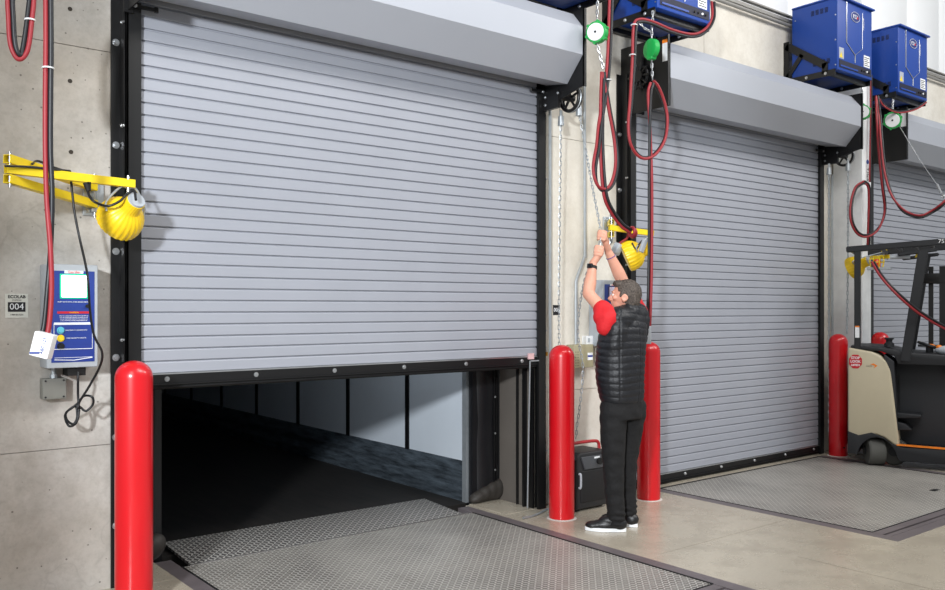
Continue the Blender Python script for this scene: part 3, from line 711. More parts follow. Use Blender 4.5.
# ------------------------------------------------------------------ battery chargers on brackets
YC0, YC1 = -.52, -.02
def charger(x0, z0, lab, blab):
    w, h = .69, .72; x1 = x0+w; z1 = z0+h
    t = thing('battery_charger', ((x0+x1)/2, 0, z0), lab, 'battery charger', 'blue battery chargers on the wall')
    b = MB(); b.box((x0, YC0, z0), (x1, YC1, z1), bev=.006); cab = b.build('cabinet', M_BLUE, t)
    b = MB(); b.box((x0-.008, YC0-.03, z1), (x1+.012, YC1, z1+.018), bev=.003); b.build('lid', M_BLUE, t)
    b = MB(); b.box((x0+.03, YC0-.004, z0+.03), (x1-.02, YC0+.002, z0+.105)); b.build('cable_slot', M_BLUED, cab)
    b = MB(); b.box((x0+.05, YC0-.009, z0+.04), (x1-.3, YC0-.003, z0+.055)); b.build('slot_bar', M_BLUE, cab)
    for k in range(4):
        b = MB(); b.cyl((x1-.22+k*.05, YC0-.014, z0+.065), (x1-.22+k*.05, YC0, z0+.065), .010, n=10); b.build('cable_gland', M_WHITE if k == 2 else M_RUB, cab)
    # vents on the side
    for zz in (z1-.10, z0+.10):
        b = MB()
        for g in range(4):
            for r in range(5): b.box((x0-.002, YC0+.10+g*.05+(0 if zz > z0+.3 else -.02), zz-.02+r*.011), (x0+.002, YC0+.135+g*.05+(0 if zz > z0+.3 else -.02), zz-.014+r*.011))
        b.build('side_vent', M_BLUED, cab)
    for yy, zz in ((YC0+.02, z0+.05), (YC0+.02, z0+.3), (YC0+.02, z0+.55), (YC1-.04, z0+.25), (YC1-.04, z0+.6)):
        b = MB(); b.cyl((x0-.004, yy, zz), (x0, yy, zz), .007, n=10); b.build('screw', M_ZINC, cab)
    # silver line motif on the front
    yy = YC0-.003
    ln = [(x0+.17, z1-.01), (x0+.17, z0+.30), (x0+.34, z0+.20), (x0+.34, z0+.12)]; b = MB()
    b.tube([(a, yy, z) for a, z in ln], .0055, 6, smooth=False); b.build('silver_line', M_ZINC, cab)
    b = MB(); b.tube([(a, yy, z) for a, z in ((x0+.34, z0+.20), (x0+.49, z0+.29), (x0+.49, z1-.06))], .0028, 6, smooth=False); b.build('silver_line', M_ZINC, cab)
    b = MB(); b.prism([(x0+.345+.085*math.cos(a), z1-.13+.05*math.sin(a)) for a in [2*PI*i/28 for i in range(28)]], FXZ, YC0-.004, YC0); lg = b.build('logo_oval', plain('oval_navy', (30,50,120), .35), cab)
    MB().tube([(x0+.345+.085*math.cos(a), YC0-.005, z1-.13+.05*math.sin(a)) for a in [2*PI*i/28 for i in range(28)]], .002, 6, smooth=False, closed=True).build('oval_ring', M_WHITE, lg)
    text('logo_lettering', 'PZA', .055, (x0+.345, YC0-.0045, z1-.13), X_, Z_, M_WHITE, lg)
    b = MB(); b.cyl((x0+.385, YC0-.007, z1-.135), (x0+.385, YC0-.004, z1-.135), .014, n=14); b.build('logo_dot', M_SIGNR, lg)
    text('side_lettering', 'BATTERY', .03, (x0+.51, YC0-.001, z1-.17), Z_*-1, X_, M_WHITE, cab)
    b = MB(); b.box((x0+.03, YC0-.002, z0+.12), (x0+.12, YC0, z0+.23)); wl = b.build('warning_label', plain('pale_label', (170,176,190), .5), cab)
    b = MB(); b.prism([(x0+.035, z0+.13), (x0+.095, z0+.13), (x0+.065, z0+.185)], FXZ, YC0-.004, YC0-.002); b.build('warning_triangle', M_YEL, wl)
    b = MB(); b.box((x1-.17, YC0-.003, z0+.115), (x1-.05, YC0, z0+.235)); rl = b.build('rating_label', M_WHITE, cab)
    for k in range(5):
        b = MB(); b.box((x1-.16, YC0-.004, z0+.13+k*.02), (x1-.06-(k % 2)*.03, YC0-.003, z0+.137+k*.02)); b.build('printed_line', M_INK, rl)
    k = thing('wall_bracket', ((x0+x1)/2, WY, z0-.05), blab, 'bracket', 'black charger brackets')
    for xx in (x0-.012, x1+.002):
        b = MB(); T = .010
        def strut(p, q, w_):
            p, q = V((0, *p)), V((0, *q)); d = (q-p).normalized(); n_ = V((0, -d.z, d.y))
            vs = [V((xx, 0, 0))+a+n_*s_*w_/2+V((dx, 0, 0)) for dx in (0, T) for a, s_ in ((p, -1), (q, -1), (q, 1), (p, 1))]
            b.add(vs, [(0,1,2,3),(7,6,5,4),(0,4,5,1),(1,5,6,2),(2,6,7,3),(3,7,4,0)])
        strut((WY, z0-.02), (YC0+.02, z0-.02), .06); strut((WY-.03, z0-.05), (WY-.03, z0+.40), .06)
        strut((WY-.03, z0+.36), (YC0+.12, z0+.06), .075); strut((YC0+.13, z0+.09), (YC0+.13, z0-.02), .06); strut((WY-.03, z0+.01), (YC0+.38, z0+.23), .05)
        sf = b.build('side_frame', M_BLACK, k)
        for yy in (YC0+.12, YC0+.33):
            q = MB(); bolt(q, (xx, yy, z0-.02), (-1,0,0), .012, .012); q.build('bolt', M_ZINC, sf)
    for ya in (YC0+.06, WY-.06): b = MB(); b.box((x0-.002, ya, z0-.045), (x1+.002, ya+.04, z0-.004)); b.build('cross_bar', M_BLACK, k)
    return t
charger(4.235, 3.985, 'blue battery charger above the raised door hood, only its underside in the frame', 'black bracket under the charger above the raised door hood')
charger(5.475, 3.985, 'blue battery charger at the top centre above the green reels', 'black bracket carrying the top centre charger')
charger(8.24, 3.965, 'blue battery charger above the right end of the middle door hood', 'black triangular bracket carrying the larger right-hand charger')
charger(9.51, 3.935, 'blue battery charger farthest right, beyond the white column', 'black bracket under the farthest right charger')

# ------------------------------------------------------------------ white steel column
b = MB(); b.box((9.185, -.285, 0), (9.38, .05, 7.2), bev=.006); b.box((9.16, -.31, 0), (9.40, .06, .02))
co_ = tag(b.build('steel_column', M_COLW), 'white painted steel column between the middle and right doors', 'column')
b = MB(); q = P(868, 162, y=-.285); b.cyl((9.30, -.288, q.z), (9.30, -.285, q.z), .025, n=18); b.build('painted_dot', M_NAVY, co_)
text('column_lettering', 'T.Mark', .05, (9.30, -.286, q.z-.14), Z_*-1, X_, M_INK, co_)
tag(MB().tube([P(832, 175, y=.03), P(832, 300, y=.03), P(833, 440, y=.03)], .014, smooth=False).build('conduit', M_GALV), 'galvanised conduit on the pier behind the chain of the middle door', 'conduit')

# ------------------------------------------------------------------ cable reels (spring balancers)
def reel(c, r, axis, lab, top, tail=None):
    c = V(c); ax = V(axis).normalized()
    t = thing('cable_balancer', c, lab, 'cable balancer', 'green spring balancers')
    b = MB(); b.lathe([(r*.9, -.035), (r, -.025), (r, .02), (r*.93, .032), (r*.55, .034)], c, ax, n=36)
    a = ax.orthogonal().normalized(); q = ax.cross(a)
    for k in range(6): dd = a*math.cos(k*PI/3)+q*math.sin(k*PI/3); b.cyl(c+dd*r*.97-ax*.03, c+dd*r*.97+ax*.028, .012*r/.08, n=10)
    b.build('casing', M_GREEN, t)
    b = MB(); b.lathe([(r*.80, .034), (r*.78, .040), (0, .0405)], c, ax, n=36); fd = b.build('face_disc', M_WHITE, t)
    b = MB(); b.cyl(c+ax*.04, c+ax*.044, r*.11, n=14); b.build('centre_pin', M_INK, fd)
    b = MB(); b.torus(c+V((0,0,r+.015)), RT, .012, .004, 14, 6); b.build('eye', M_ZINC, t)
    chain_mb([c+V((0,0,r+.02)), V(top)], .032, .0045, False).build('hanger_chain', M_ZINC, t)
    if tail:
        chain_mb([c+V((0,0,-r)), V(tail)], .032, .0045, False).build('hook_chain', M_ZINC, t)
    return t
YCB = -.60
TOW = -FW*.85-RT*.45-UP*.12
reel(P(597, 32.5, y=-.56), .080, TOW, 'round green and white cable reel hanging at the top centre', P(598.5, -40, y=-.56), P(604, 70, y=YCB))
b = None
c = P(651.5, 49, y=-.60); t = thing('cable_balancer', c, 'green cable balancer seen edge-on under the top centre charger', 'cable balancer', 'green spring balancers')
b = MB(); b.lathe([(.062, -.03), (.078, -.02), (.078, .02), (.062, .03)], c, RT*.9+FW*.45, n=30); b.box((-.03, -.03, -.085), (.03, .03, .07), Matrix.Translation(c), bev=.012); b.build('casing', M_GREEN, t)
chain_mb([c+V((0,0,.08)), P(653, 8, y=-.55)], .032, .0045, False).build('hanger_chain', M_ZINC, t)
chain_mb([c+V((0,0,-.08)), P(652.5, 80, y=YCB)], .032, .0045, False).build('hook_chain', M_ZINC, t)
chain_mb([P(638, 19, y=-.5), P(643, 27, y=-.52), P(650, 31, y=-.56), P(652, 33, y=-.58)], .028, .004).build('safety_chain', M_ZINC, t)
reel(P(862, 112.5, y=-.36), .082, V((-.75,-.6,0)), 'green and white cable reel half hidden behind the white column edge', P(862, 88, y=-.36), None)
reel(P(892.5, 120.5, y=-.56), .090, TOW, 'round green and white cable reel under the farthest right charger', P(893, 98, y=-.5), None)
wire = MB().tube([P(900, 127, y=-.56), P(920, 160, y=-.75), P(938, 186, y=-.95)], .003, 6); wr = tag(wire.build('steel_wire', M_ZINC), 'thin steel wire running from the right cable reel down to its hook', 'wire')
b = MB(); b.cyl(P(937, 184, y=-.95), P(941, 193, y=-.98), .012, n=10); b.torus(P(943, 196, y=-1.0), RT, .02, .005, 14, 6); b.build('hook', M_ZINC, wr)

# ------------------------------------------------------------------ charging cables, one red and one black jacket each
def pair(pts, lab, r=.0115, turn=0.0, tc=.5, off=3.0, ties=(), swap=False, y=YCB):
    t = thing('charging_cable', P(pts[0][0], pts[0][1], y=y if len(pts[0]) < 3 else pts[0][2]), lab, 'charging cable', 'paired red and black charging cables')
    W = [P(q[0], q[1], y=(q[2] if len(q) > 2 else y)) for q in pts]
    n = len(W); red = []; blk = []
    for i, p in enumerate(W):
        a = W[max(0, i-1)]; c = W[min(n-1, i+1)]; d = (c-a).normalized(); s = d.cross(FW).normalized()
        f_ = i/(n-1); tw = .25*math.sin(i*.9)+turn/(1+math.exp(-(f_-tc)*22))
        e = (s*math.cos(tw)+FW*math.sin(tw))*(r*.96)*(-1 if swap else 1)
        red.append(p-e); blk.append(p+e)
    MB().tube(red, r, 10).build('red_jacket', M_CRED, t, 80); MB().tube(blk, r, 10).build('black_jacket', M_CBLK, t, 80)
    for u, v in ties:
        c = P(u, v, y=y); b = MB(); b.torus(c, Z_, r*2.0, .004, 18, 6); b.build('cable_tie', M_WHITE, t)
    return t
pair([(22, -40), (11, -10), (11, 20), (13, 45), (19, 57), (25, 50), (29.5, 20), (31.5, -10), (24, -40)], 'cable loop with red and black jackets at the top left corner', r=.0105, y=-.75, ties=((30, 20),))
L2p = [(48, -40), (48.5, 40), (48, 100), (48, 150), (49.5, 200), (50.5, 250), (49.5, 290), (47, 322), (44, 338)]
pair(L2p, 'vertical pair of red and black cables hanging in front of the left wall', r=.0115, y=-.75, ties=((48, 68),), swap=False, turn=PI, tc=.58)
m = Matrix.Translation(P(44, 346, y=-.80)) @ Matrix.Rotation(.25, 4, FW)
b = MB(); Q = Matrix((RT, FW, UP)).transposed().to_4x4()
b.box((-.042, -.025, -.055), (.042, .025, .055), Matrix.Translation(P(43.5, 345, y=-.80)) @ Q @ Matrix.Rotation(-.25, 4, 'Y').inverted() @ Matrix.Identity(4), bev=.004)
cn = tag(b.build('battery_connector', M_WHITE), 'white connector block at the end of the left hanging cables', 'connector')
cc = P(43.5, 345, y=-.80)-FW*.026
RR = (RT*math.cos(.25)-UP*math.sin(.25)); UU = (UP*math.cos(.25)+RT*math.sin(.25))
text('connector_lettering', 'ABC 123', .02, cc+RR*.012, UU, -RR, M_NAVY, cn)
b = MB(); b.box((-.04, -.002, -.004), (.004, .0, .004), Matrix.Translation(cc+UU*-.035) @ Q); b.build('blue_line', M_NAVY, cn)

pair([(611.5, -20), (610, 30), (608, 70), (604, 100), (600, 125), (598, 145), (594.5, 168), (597, 184), (604, 190), (612, 184), (616.5, 165), (615, 140), (609.5, 110), (605, 82), (603, 72)], 'coiled red and black cable hanging beside the pier at the top centre', turn=2.5, ties=((608, 80),))
pair([(603, 72), (602, 100), (601.5, 140), (603, 175), (606, 198), (613, 213), (622, 225), (630, 231)], 'red and black cable descending to the yellow dock light above the man')
b = MB(); b.torus(P(632, 232, y=-.62), RT+FW*.4, .035, .012, 22, 8); b.torus(P(633, 233, y=-.60), RT*.8+FW*.6, .032, .012, 22, 8); tag(b.build('cable_loop', M_CRED, None, 80), 'small red cable knot looped over the yellow arm above the man', 'cable')
pair([(713, 2, -.45), (713, 18, -.5), (706, 30, -.55), (693, 35.5), (672, 31), (653, 23), (640, 20.5), (635, 27), (633.5, 60), (631, 100), (629, 125), (631, 143), (638, 155), (647, 158), (657, 152), (665, 138), (667, 119), (664, 103), (658, 88), (653, 82)], 'looped cable hanging from the top centre charger in front of the middle door hood', turn=1.2, ties=((634, 25), (632.5, 55)))
pair([(652, 83), (649.5, 95), (650, 130), (650.5, 180), (650.5, 230), (650, 280), (648.5, 326)], 'straight red and black cable hanging in front of the middle door', turn=-PI, tc=.3)
b = MB(); q = P(648, 335, y=-.60); b.box((-.022, -.02, -.07), (.022, .02, .07), Matrix.Translation(q) @ Q, bev=.004); tag(b.build('battery_connector', M_GREYBOX), 'grey connector at the lower end of the cable behind the man', 'connector')
pair([(864, 182, -.35), (856, 188, -.35), (851.5, 203, -.36), (851.5, 220, -.38), (857, 232, -.4), (865, 236, -.42), (875, 232, -.45), (882, 222, -.48), (885, 208, -.5), (882.5, 185, -.55), (879, 150, -.55), (877, 120, -.55), (876, 98, -.5)], 'long looped cable hanging beside the white column', r=.011, turn=2.4)
pair([(864, 182, -.35), (868.5, 186, -.35), (869.5, 200, -.35), (869, 225, -.35), (868.5, 245, -.35)], 'short dark cable running down the edge of the white column', r=.011)
pair([(871, 75, -.32), (871, 120, -.32), (870.5, 150, -.32), (870, 182, -.32)], 'thin cable running down the right edge of the white column', r=.008)
pair([(877, 96, -.5), (880, 120, -.56), (881.5, 140, -.6), (885, 170, -.65), (892, 195, -.75), (904, 211, -.85), (920, 216.5, -1.0), (933, 211, -1.1), (944, 203, -1.2), (962, 185, -1.3)], 'sagging red and black cable in front of the right door', r=.011, turn=PI)
pair([(880, 99, -.5), (885, 106, -.6), (898, 112, -.62), (915, 109, -.62), (926, 102, -.55)], 'short cable slung under the farthest right charger', r=.008)
pair([(873, 262, -.75), (880, 274, -.85), (889, 285, -.95), (902, 298, -1.05), (915, 309, -1.12), (928, 318, -1.18), (946, 328, -1.25), (965, 336, -1.3)], 'red and black cable crossing behind the lift truck\'s overhead guard', r=.012)
# ------------------------------------------------------------------ black wheeled case behind the man
def case():
    x0, x1, y0, y1, h = 4.775, 5.16, -.30, -.02, .455
    t = thing('power_case', ((x0+x1)/2, (y0+y1)/2, 0), 'black portable power case with a red carry handle on the floor behind the man', 'case')
    b = MB(); b.prism([(x0, .02), (x1, .02), (x1, h-.03), (x1-.03, h), (x0+.05, h), (x0, h-.05)], FXZ, y0, y1, bev=.012); body = b.build('body', plain('case_black', (34,34,36), .5, 0, .1, 10, .3), t)
    b = MB(); b.box((x0+.05, y0-.008, .07), (x1-.03, y0+.004, h-.14), bev=.006); b.build('front_panel', plain('case_panel', (22,22,24), .6), t)
    b = MB(); b.prism([(x0+.09, h-.13), (x1-.02, h-.13), (x1-.02, h-.03), (x0+.05, h-.03)], FXZ, y0-.014, y0+.002, bev=.004); cp = b.build('control_strip', plain('case_grey', (74,76,80), .5), t)
    b = MB(); b.cyl((x0+.24, y0-.035, h-.075), (x0+.24, y0-.012, h-.075), .026, n=20); b.build('knob', M_RUB, cp)
    b = MB(); b.box((x0+.19, y0-.0155, h-.052), (x0+.25, y0-.014, h-.038)); b.build('name_tag', M_WHITE, cp)
    b = MB(); b.tube([(x0+.028, y0-.006, .19), (x0+.034, y0-.02, .20), (x0+.034, y0-.02, .29), (x0+.028, y0-.006, .30)], .009, 8); b.build('side_latch', M_GREYBOX, t)
    b = MB(); b.tube([(x0+.02, y0+.1, h-.01), (x0+.03, y0+.1, h+.045), (x0+.09, y0+.1, h+.062), (x1-.09, y0+.1, h+.062), (x1-.03, y0+.1, h+.045), (x1-.02, y0+.1, h-.01)], .013, 10); b.build('handle', plain('handle_red', (170,34,40), .4), t)
    for xx in (x0+.05, x1-.05):
        b = MB(); b.cyl((xx, y0+.05, .022), (xx, y1-.05, .022), .022, n=16); b.build('foot', M_RUB, t)
    return t
case()
# thin loose strap on the floor next to the guide
tag(MB().tube([P(523, 518, z=.012), P(531, 516.5, z=.008), P(540, 513, z=.012), P(548, 509, z=.008), P(552, 512, z=.012)], .008, 8).build('loose_cord', M_GALV), 'loose grey cord end on the floor at the foot of the right guide', 'cord')

# ------------------------------------------------------------------ lift truck
LO = V((8.44, -.52, 0)); LL = V((.38, -.925, 0)); LNn = V((.925, .38, 0))
def side(u, v):
    d = ray(u, v); nrm = LNn
    t = (LO-CAM).dot(nrm)/d.dot(nrm); p = CAM+d*t
    return ((p-LO).dot(LL), p.z)
FT = (LO, LL, Z_, LNn)
def truck():
    t = thing('lift_truck', LO+LL*.6+LNn*.5, 'cream and charcoal stand-up lift truck cut by the right edge of the photo', 'forklift')
    def S(*uv): return [side(a, c) for a, c in uv]
    W = 1.0
    pf = S((847.8, 347.5), (872, 352), (880, 355.5), (886, 361.5), (890.4, 371), (893, 390), (895.3, 409), (899.5, 447.5), (893, 444.5), (884.5, 437.8), (877, 434.8), (870, 434.5), (864, 436), (857, 439.3), (851, 438), (847.8, 434.5))
    b = MB(); b.prism(pf, FT, 0, .50, bev=.022); shl = b.build('body_shell', M_BEIGE, t, 50)
    pf = S((847.8, 346), (872, 350.5), (884, 354), (893, 363), (906, 362), (912, 352), (925, 352), (945, 356))
    z_ = [q[1] for q in pf]
    top = [(0.02, 1.165), (.30, 1.145), (.42, 1.10), (.45, 1.02), (1.25, 1.02), (1.25, 1.10), (.50, 1.14), (.40, 1.17), (.28, 1.185), (.02, 1.20)]
    b = MB(); b.prism(top, FT, .06, .95, bev=.01); b.build('dash_top', M_TRUCK, t, 50)
    # skirt with wheel arch
    zs = lambda v, u=900: side(u, v)[1]
    cxw = side(877, 460)[0]
    arch = [(cxw+.19*math.cos(a), .04+.25*math.sin(a)) for a in [PI-PI*i/12 for i in range(13)]]
    sk = [(0, .11), (cxw-.20, .11)]+[(a, max(c, .10)) for a, c in arch]+[(cxw+.20, .07), (1.35, .07), (1.35, .215), (.50, .205), (.40, .235), (.33, .29), (.22, .335), (.10, .30), (0, .335)]
    b = MB(); b.prism(sk, FT, -.008, .12, bev=.004); b.build('skirt', M_TRUCK, t, 40)
    b = MB(); b.prism([(.46, .11), (1.35, .11), (1.35, .20), (.46, .20)], FT, .10, W); b.prism([(0, .34), (.10, .31), (.10, .12), (0, .12)], FT, .05, W); b.build('chassis', M_TRUCK2, t)
    b = MB(); b.prism([(.445, .222), (1.35, .208), (1.35, .219), (.445, .233)], FT, -.012, .05); b.build('step_edge', M_ORANGE, t)
    b = MB(); b.prism([(.02,.12),(.46,.12),(.46,.9),(.02,.9)], FT, .30, .95); b.build('battery_box', M_TRUCK, t)
    # compartment: rear bulkhead, inner side wall, grab step
    b = MB(); b.prism([(.36, .25), (.46, .25), (.44, .7), (.42, 1.05), (.33, 1.12)], FT, .02, .5, bev=.01); b.build('bulkhead', M_TRUCK, t)
    b = MB(); b.prism([(.42, .2), (1.35, .2), (1.35, 1.10), (.42, 1.06)], FT, .30, W, bev=.01); b.build('cabinet', M_TRUCK2, t)
    b = MB(); b.prism([(.42, .48), (.66, .50), (.66, .53), (.42, .54)], FT, .06, .32, bev=.008); b.prism([(.43, .36), (.58, .37), (.52, .43), (.43, .45)], FT, .08, .30, bev=.008); b.build('foot_rest', M_TRUCK, t)
    b = MB(); b.prism([(.64, 1.02), (1.0, 1.0), (1.0, 1.14), (.64, 1.13)], FT, .22, .31, bev=.015); pn = b.build('side_panel', M_TRUCK, t)
    b = MB(); b.prism([(.80, 1.075), (.86, 1.075), (.83, 1.10)], FT, .212, .221); b.build('panel_mark', M_ORANGE, pn)
    # wheels
    for ds, n0 in ((-.03, .05), (.14, .16)):
        c = LO+LL*(cxw+ds)+LNn*n0+V((0,0,.135)); b = MB(); b.lathe([(.05, 0), (.125, .0), (.135, .012), (.135, .10), (.125, .115), (.05, .115)], c, LNn, n=36) if ds > 0 else b.lathe([(.05, -.08), (.122, -.08), (.135, -.065), (.135, .065), (.122, .08), (.05, .08)], c+LNn*.06, LL*.93+LNn*.36, n=36); w = b.build('wheel', M_TYRE, t)
        b = MB(); b.lathe([(.048, -.004), (.03, .008), (0, .008)], c+(LNn*.06-LL*.085 if ds < 0 else LNn*0), LL if ds < 0 else LNn, n=20); b.build('hub', M_TRUCK2, w)
    # overhead guard
    def bar(s0, z0, s1, z1, n0, w, hgt, nm):
        p, q = LO+LL*s0+LNn*n0+V((0,0,z0)), LO+LL*s1+LNn*n0+V((0,0,z1)); d = (q-p).normalized(); u = LNn.cross(d).normalized()
        vs = [a+LNn*i*w/2+u*j*hgt/2 for a in (p, q) for i, j in ((-1,-1),(1,-1),(1,1),(-1,1))]
        b = MB(); b.add(vs, [(0,3,2,1),(4,5,6,7),(0,1,5,4),(1,2,6,5),(2,3,7,6),(3,0,4,7)]); bmesh.ops.bevel(b.bm, geom=b.bm.edges[:], offset=.008, segments=2, affect='EDGES'); return b.build(nm, M_TRUCK, t)
    for n0 in (.06, .92):
        bar(.085, 1.15, .085, 2.16, n0, .05, .06, 'guard_post')
        a = side(906, 345); c = side(921, 258)
        bar(a[0]-.01, 1.05, c[0]+.02, 2.15, n0, .05, .09, 'guard_post')
        bar(-.02, 2.175, 1.25, 2.245, n0, .06, .06, 'guard_rail')
        bar(.45, 2.11, .80, 2.15, n0, .04, .035, 'guard_gusset')
    for s0 in (.02, .30, .45, .60, .75, .95, 1.2):
        p = LO+LL*s0+V((0,0,2.165+.055*s0)); b = MB(); b.cyl(p+LNn*.06, p+LNn*.92, .018, n=10); b.build('guard_bar', M_TRUCK, t)
    p = LO+LL*.98+LNn*.028+V((0,0,2.232)); text('number_lettering', '7524', .055, LO+LL*.86+LNn*.027+V((0,0,2.226)), LL, Z_, M_WHITE, t)
    # beacon in a yellow cage
    p = LO+LL*.26+LNn*.10+V((0,0,2.02)); b = MB(); b.box((-.09, -.05, -.055), (.13, .05, -.03), Matrix.Translation(p) @ Matrix((LL, LNn, Z_)).transposed().to_4x4()); b.build('beacon_shelf', M_GALV, t)
    b = MB(); b.lathe([(.035, -.03), (.035, .03), (.025, .05), (0, .055)], p, n=20); k = NT('amber_lens'); k.set(col=rgb(230,80,20), rough=.25); bc = b.build('beacon', k.m, t)
    b = MB()
    for k_ in range(8):
        a = 2*PI*k_/8; dd = V((math.cos(a), math.sin(a), 0)); b.tube([p+dd*.055+V((0,0,-.045)), p+dd*.07+V((0,0,.03)), p+dd*.06+V((0,0,.085))], .004, 6)
    for zz, rr in ((-.04, .056), (.02, .068), (.08, .06)): b.torus(p+V((0,0,zz)), Z_, rr, .004, 24, 6)
    b.build('beacon_cage', M_YEL, bc)
    p = LO+LL*.47+LNn*.10+V((0,0,2.09)); b = MB(); b.cyl(p-LL*.09, p+LL*.09, .022, n=14); b.build('work_light', M_GREYBOX, t)
    b = MB(); b.prism([(.60, 2.08), (.66, 2.09), (.62, 2.13)], FT, .08, .12); b.build('warning_tag', M_YEL, t)
    b = MB(); q = LO+LL*.085+LNn*.034; b.box((-.02, -.001, 1.28), (.02, .001, 1.40), Matrix.Translation(q) @ Matrix((LL, LNn, Z_)).transposed().to_4x4()); dc = b.build('post_decal', M_WHITE, t)
    b = MB(); b.box((-.02, -.002, 1.385), (.02, -.001, 1.40), Matrix.Translation(q) @ Matrix((LL, LNn, Z_)).transposed().to_4x4()); b.build('decal_band', M_ORANGE, dc)
    # controls
    q = LO+LL*.36+LNn*.30+V((0,0,1.20)); b = MB(); b.lathe([(.05, -.02), (.045, .02), (.03, .03), (.03, .055), (.045, .06), (.045, .075), (0, .078)], q, n=20); b.build('steering_knob', M_TRUCK2, t)
    q = LO+LL*.72+LNn*.34+V((0,0,1.20)); b = MB(); b.torus(q, V((.2,-.3,1)), .10, .014, 26, 8); b.cyl(q-V((0,0,.10)), q, .03, n=12); b.cyl(q-LL*.10, q+LL*.10, .012, n=8); b.build('steering_wheel', M_TRUCK, t)
    b = MB(); b.ell(q+V((0,-.02,.0)), ((.04,0,0),(0,.04,0),(0,0,.02))); b.build('horn_button', M_ORANGE, t)
    q = LO+LL*.90+LNn*.25+V((0,0,1.16)); b = MB(); b.ell(q, (LL*.13, LNn*.07, V((0,0,.05)))); b.cyl(q-V((0,0,.08)), q, .03, n=12); hd = b.build('control_handle', M_GREYBOX, t, 60)
    b = MB(); b.ell(q+V((0,0,.035))+LL*.05, (LL*.05, LNn*.03, V((0,0,.02)))); b.ell(q+V((0,0,.03))-LL*.09, (LL*.03, LNn*.03, V((0,0,.025)))); b.build('thumb_switch', M_ORANGE, hd, 60)
    b = MB(); b.ell(LO+LL*.98+LNn*.24+V((0,0,1.0)), (LL*.12, LNn*.06, V((0,0,.14)))); b.build('arm_pad', M_TRUCK, t, 60)
    # mast
    def s_at(u, n0):
        d = ray(u, 308); nr = LNn; t_ = (LO+LNn*n0-CAM).dot(nr)/d.dot(nr); return (CAM+d*t_-LO).dot(LL)
    MX = Matrix((LL, LNn, Z_)).transposed().to_4x4()
    for u_, n0, w_ in ((931, .45, .022), (945, .40, .05), (958, .40, .05)):
        b = MB(); b.box((-w_, -.04, .95 if u_ < 940 else .15), (w_, .04, 2.0), Matrix.Translation(LO+LL*s_at(u_, n0)+LNn*n0) @ MX); b.build('mast_rail', M_BLACK, t)
    a = s_at(917, .42); b = MB(); b.prism([(a, 1.86), (a+.04, 1.83), (a+.6, 1.80), (a+.6, 1.93), (a, 1.93)], FT, .36, .46, bev=.01); b.build('mast_crosshead', M_BLACK, t)
    # stickers on the shell
    c = side(855.5, 361.5); R = .062
    b = MB(); b.prism([(c[0]+R*math.cos(PI/8+k*PI/4)*1.05, c[1]+R*math.sin(PI/8+k*PI/4)*1.2) for k in range(8)], FT, -.003, .001); st = b.build('stop_sticker', M_SIGNR, shl)
    for k_, s_ in enumerate(('STOP', 'LOOK', 'LISTEN')): text('sticker_lettering', s_, .034 if k_ < 2 else .026, LO+LL*c[0]+V((0,0,c[1]+.036-.036*k_))-LNn*.003, LL, Z_, M_WHITE, st, bold=.0008)
    c = side(871.5, 366); b = MB(); b.prism([(c[0]-.01, c[1]+.018), (c[0]+.02, c[1]+.026), (c[0]+.055, c[1]+.004), (c[0]+.02, c[1]-.022), (c[0]+.032, c[1]+.002)], FT, -.002, .001); b.build('brand_swoosh', M_ORANGE, shl)
    text('brand_lettering', 'PACE', .022, LO+LL*(c[0]-.022)+V((0,0,c[1]-.002))-LNn*.001, LL, Z_, plain('grey_print', (130,126,118), .5), shl)
truck()
# floor cleaner edge / plate under truck: nothing

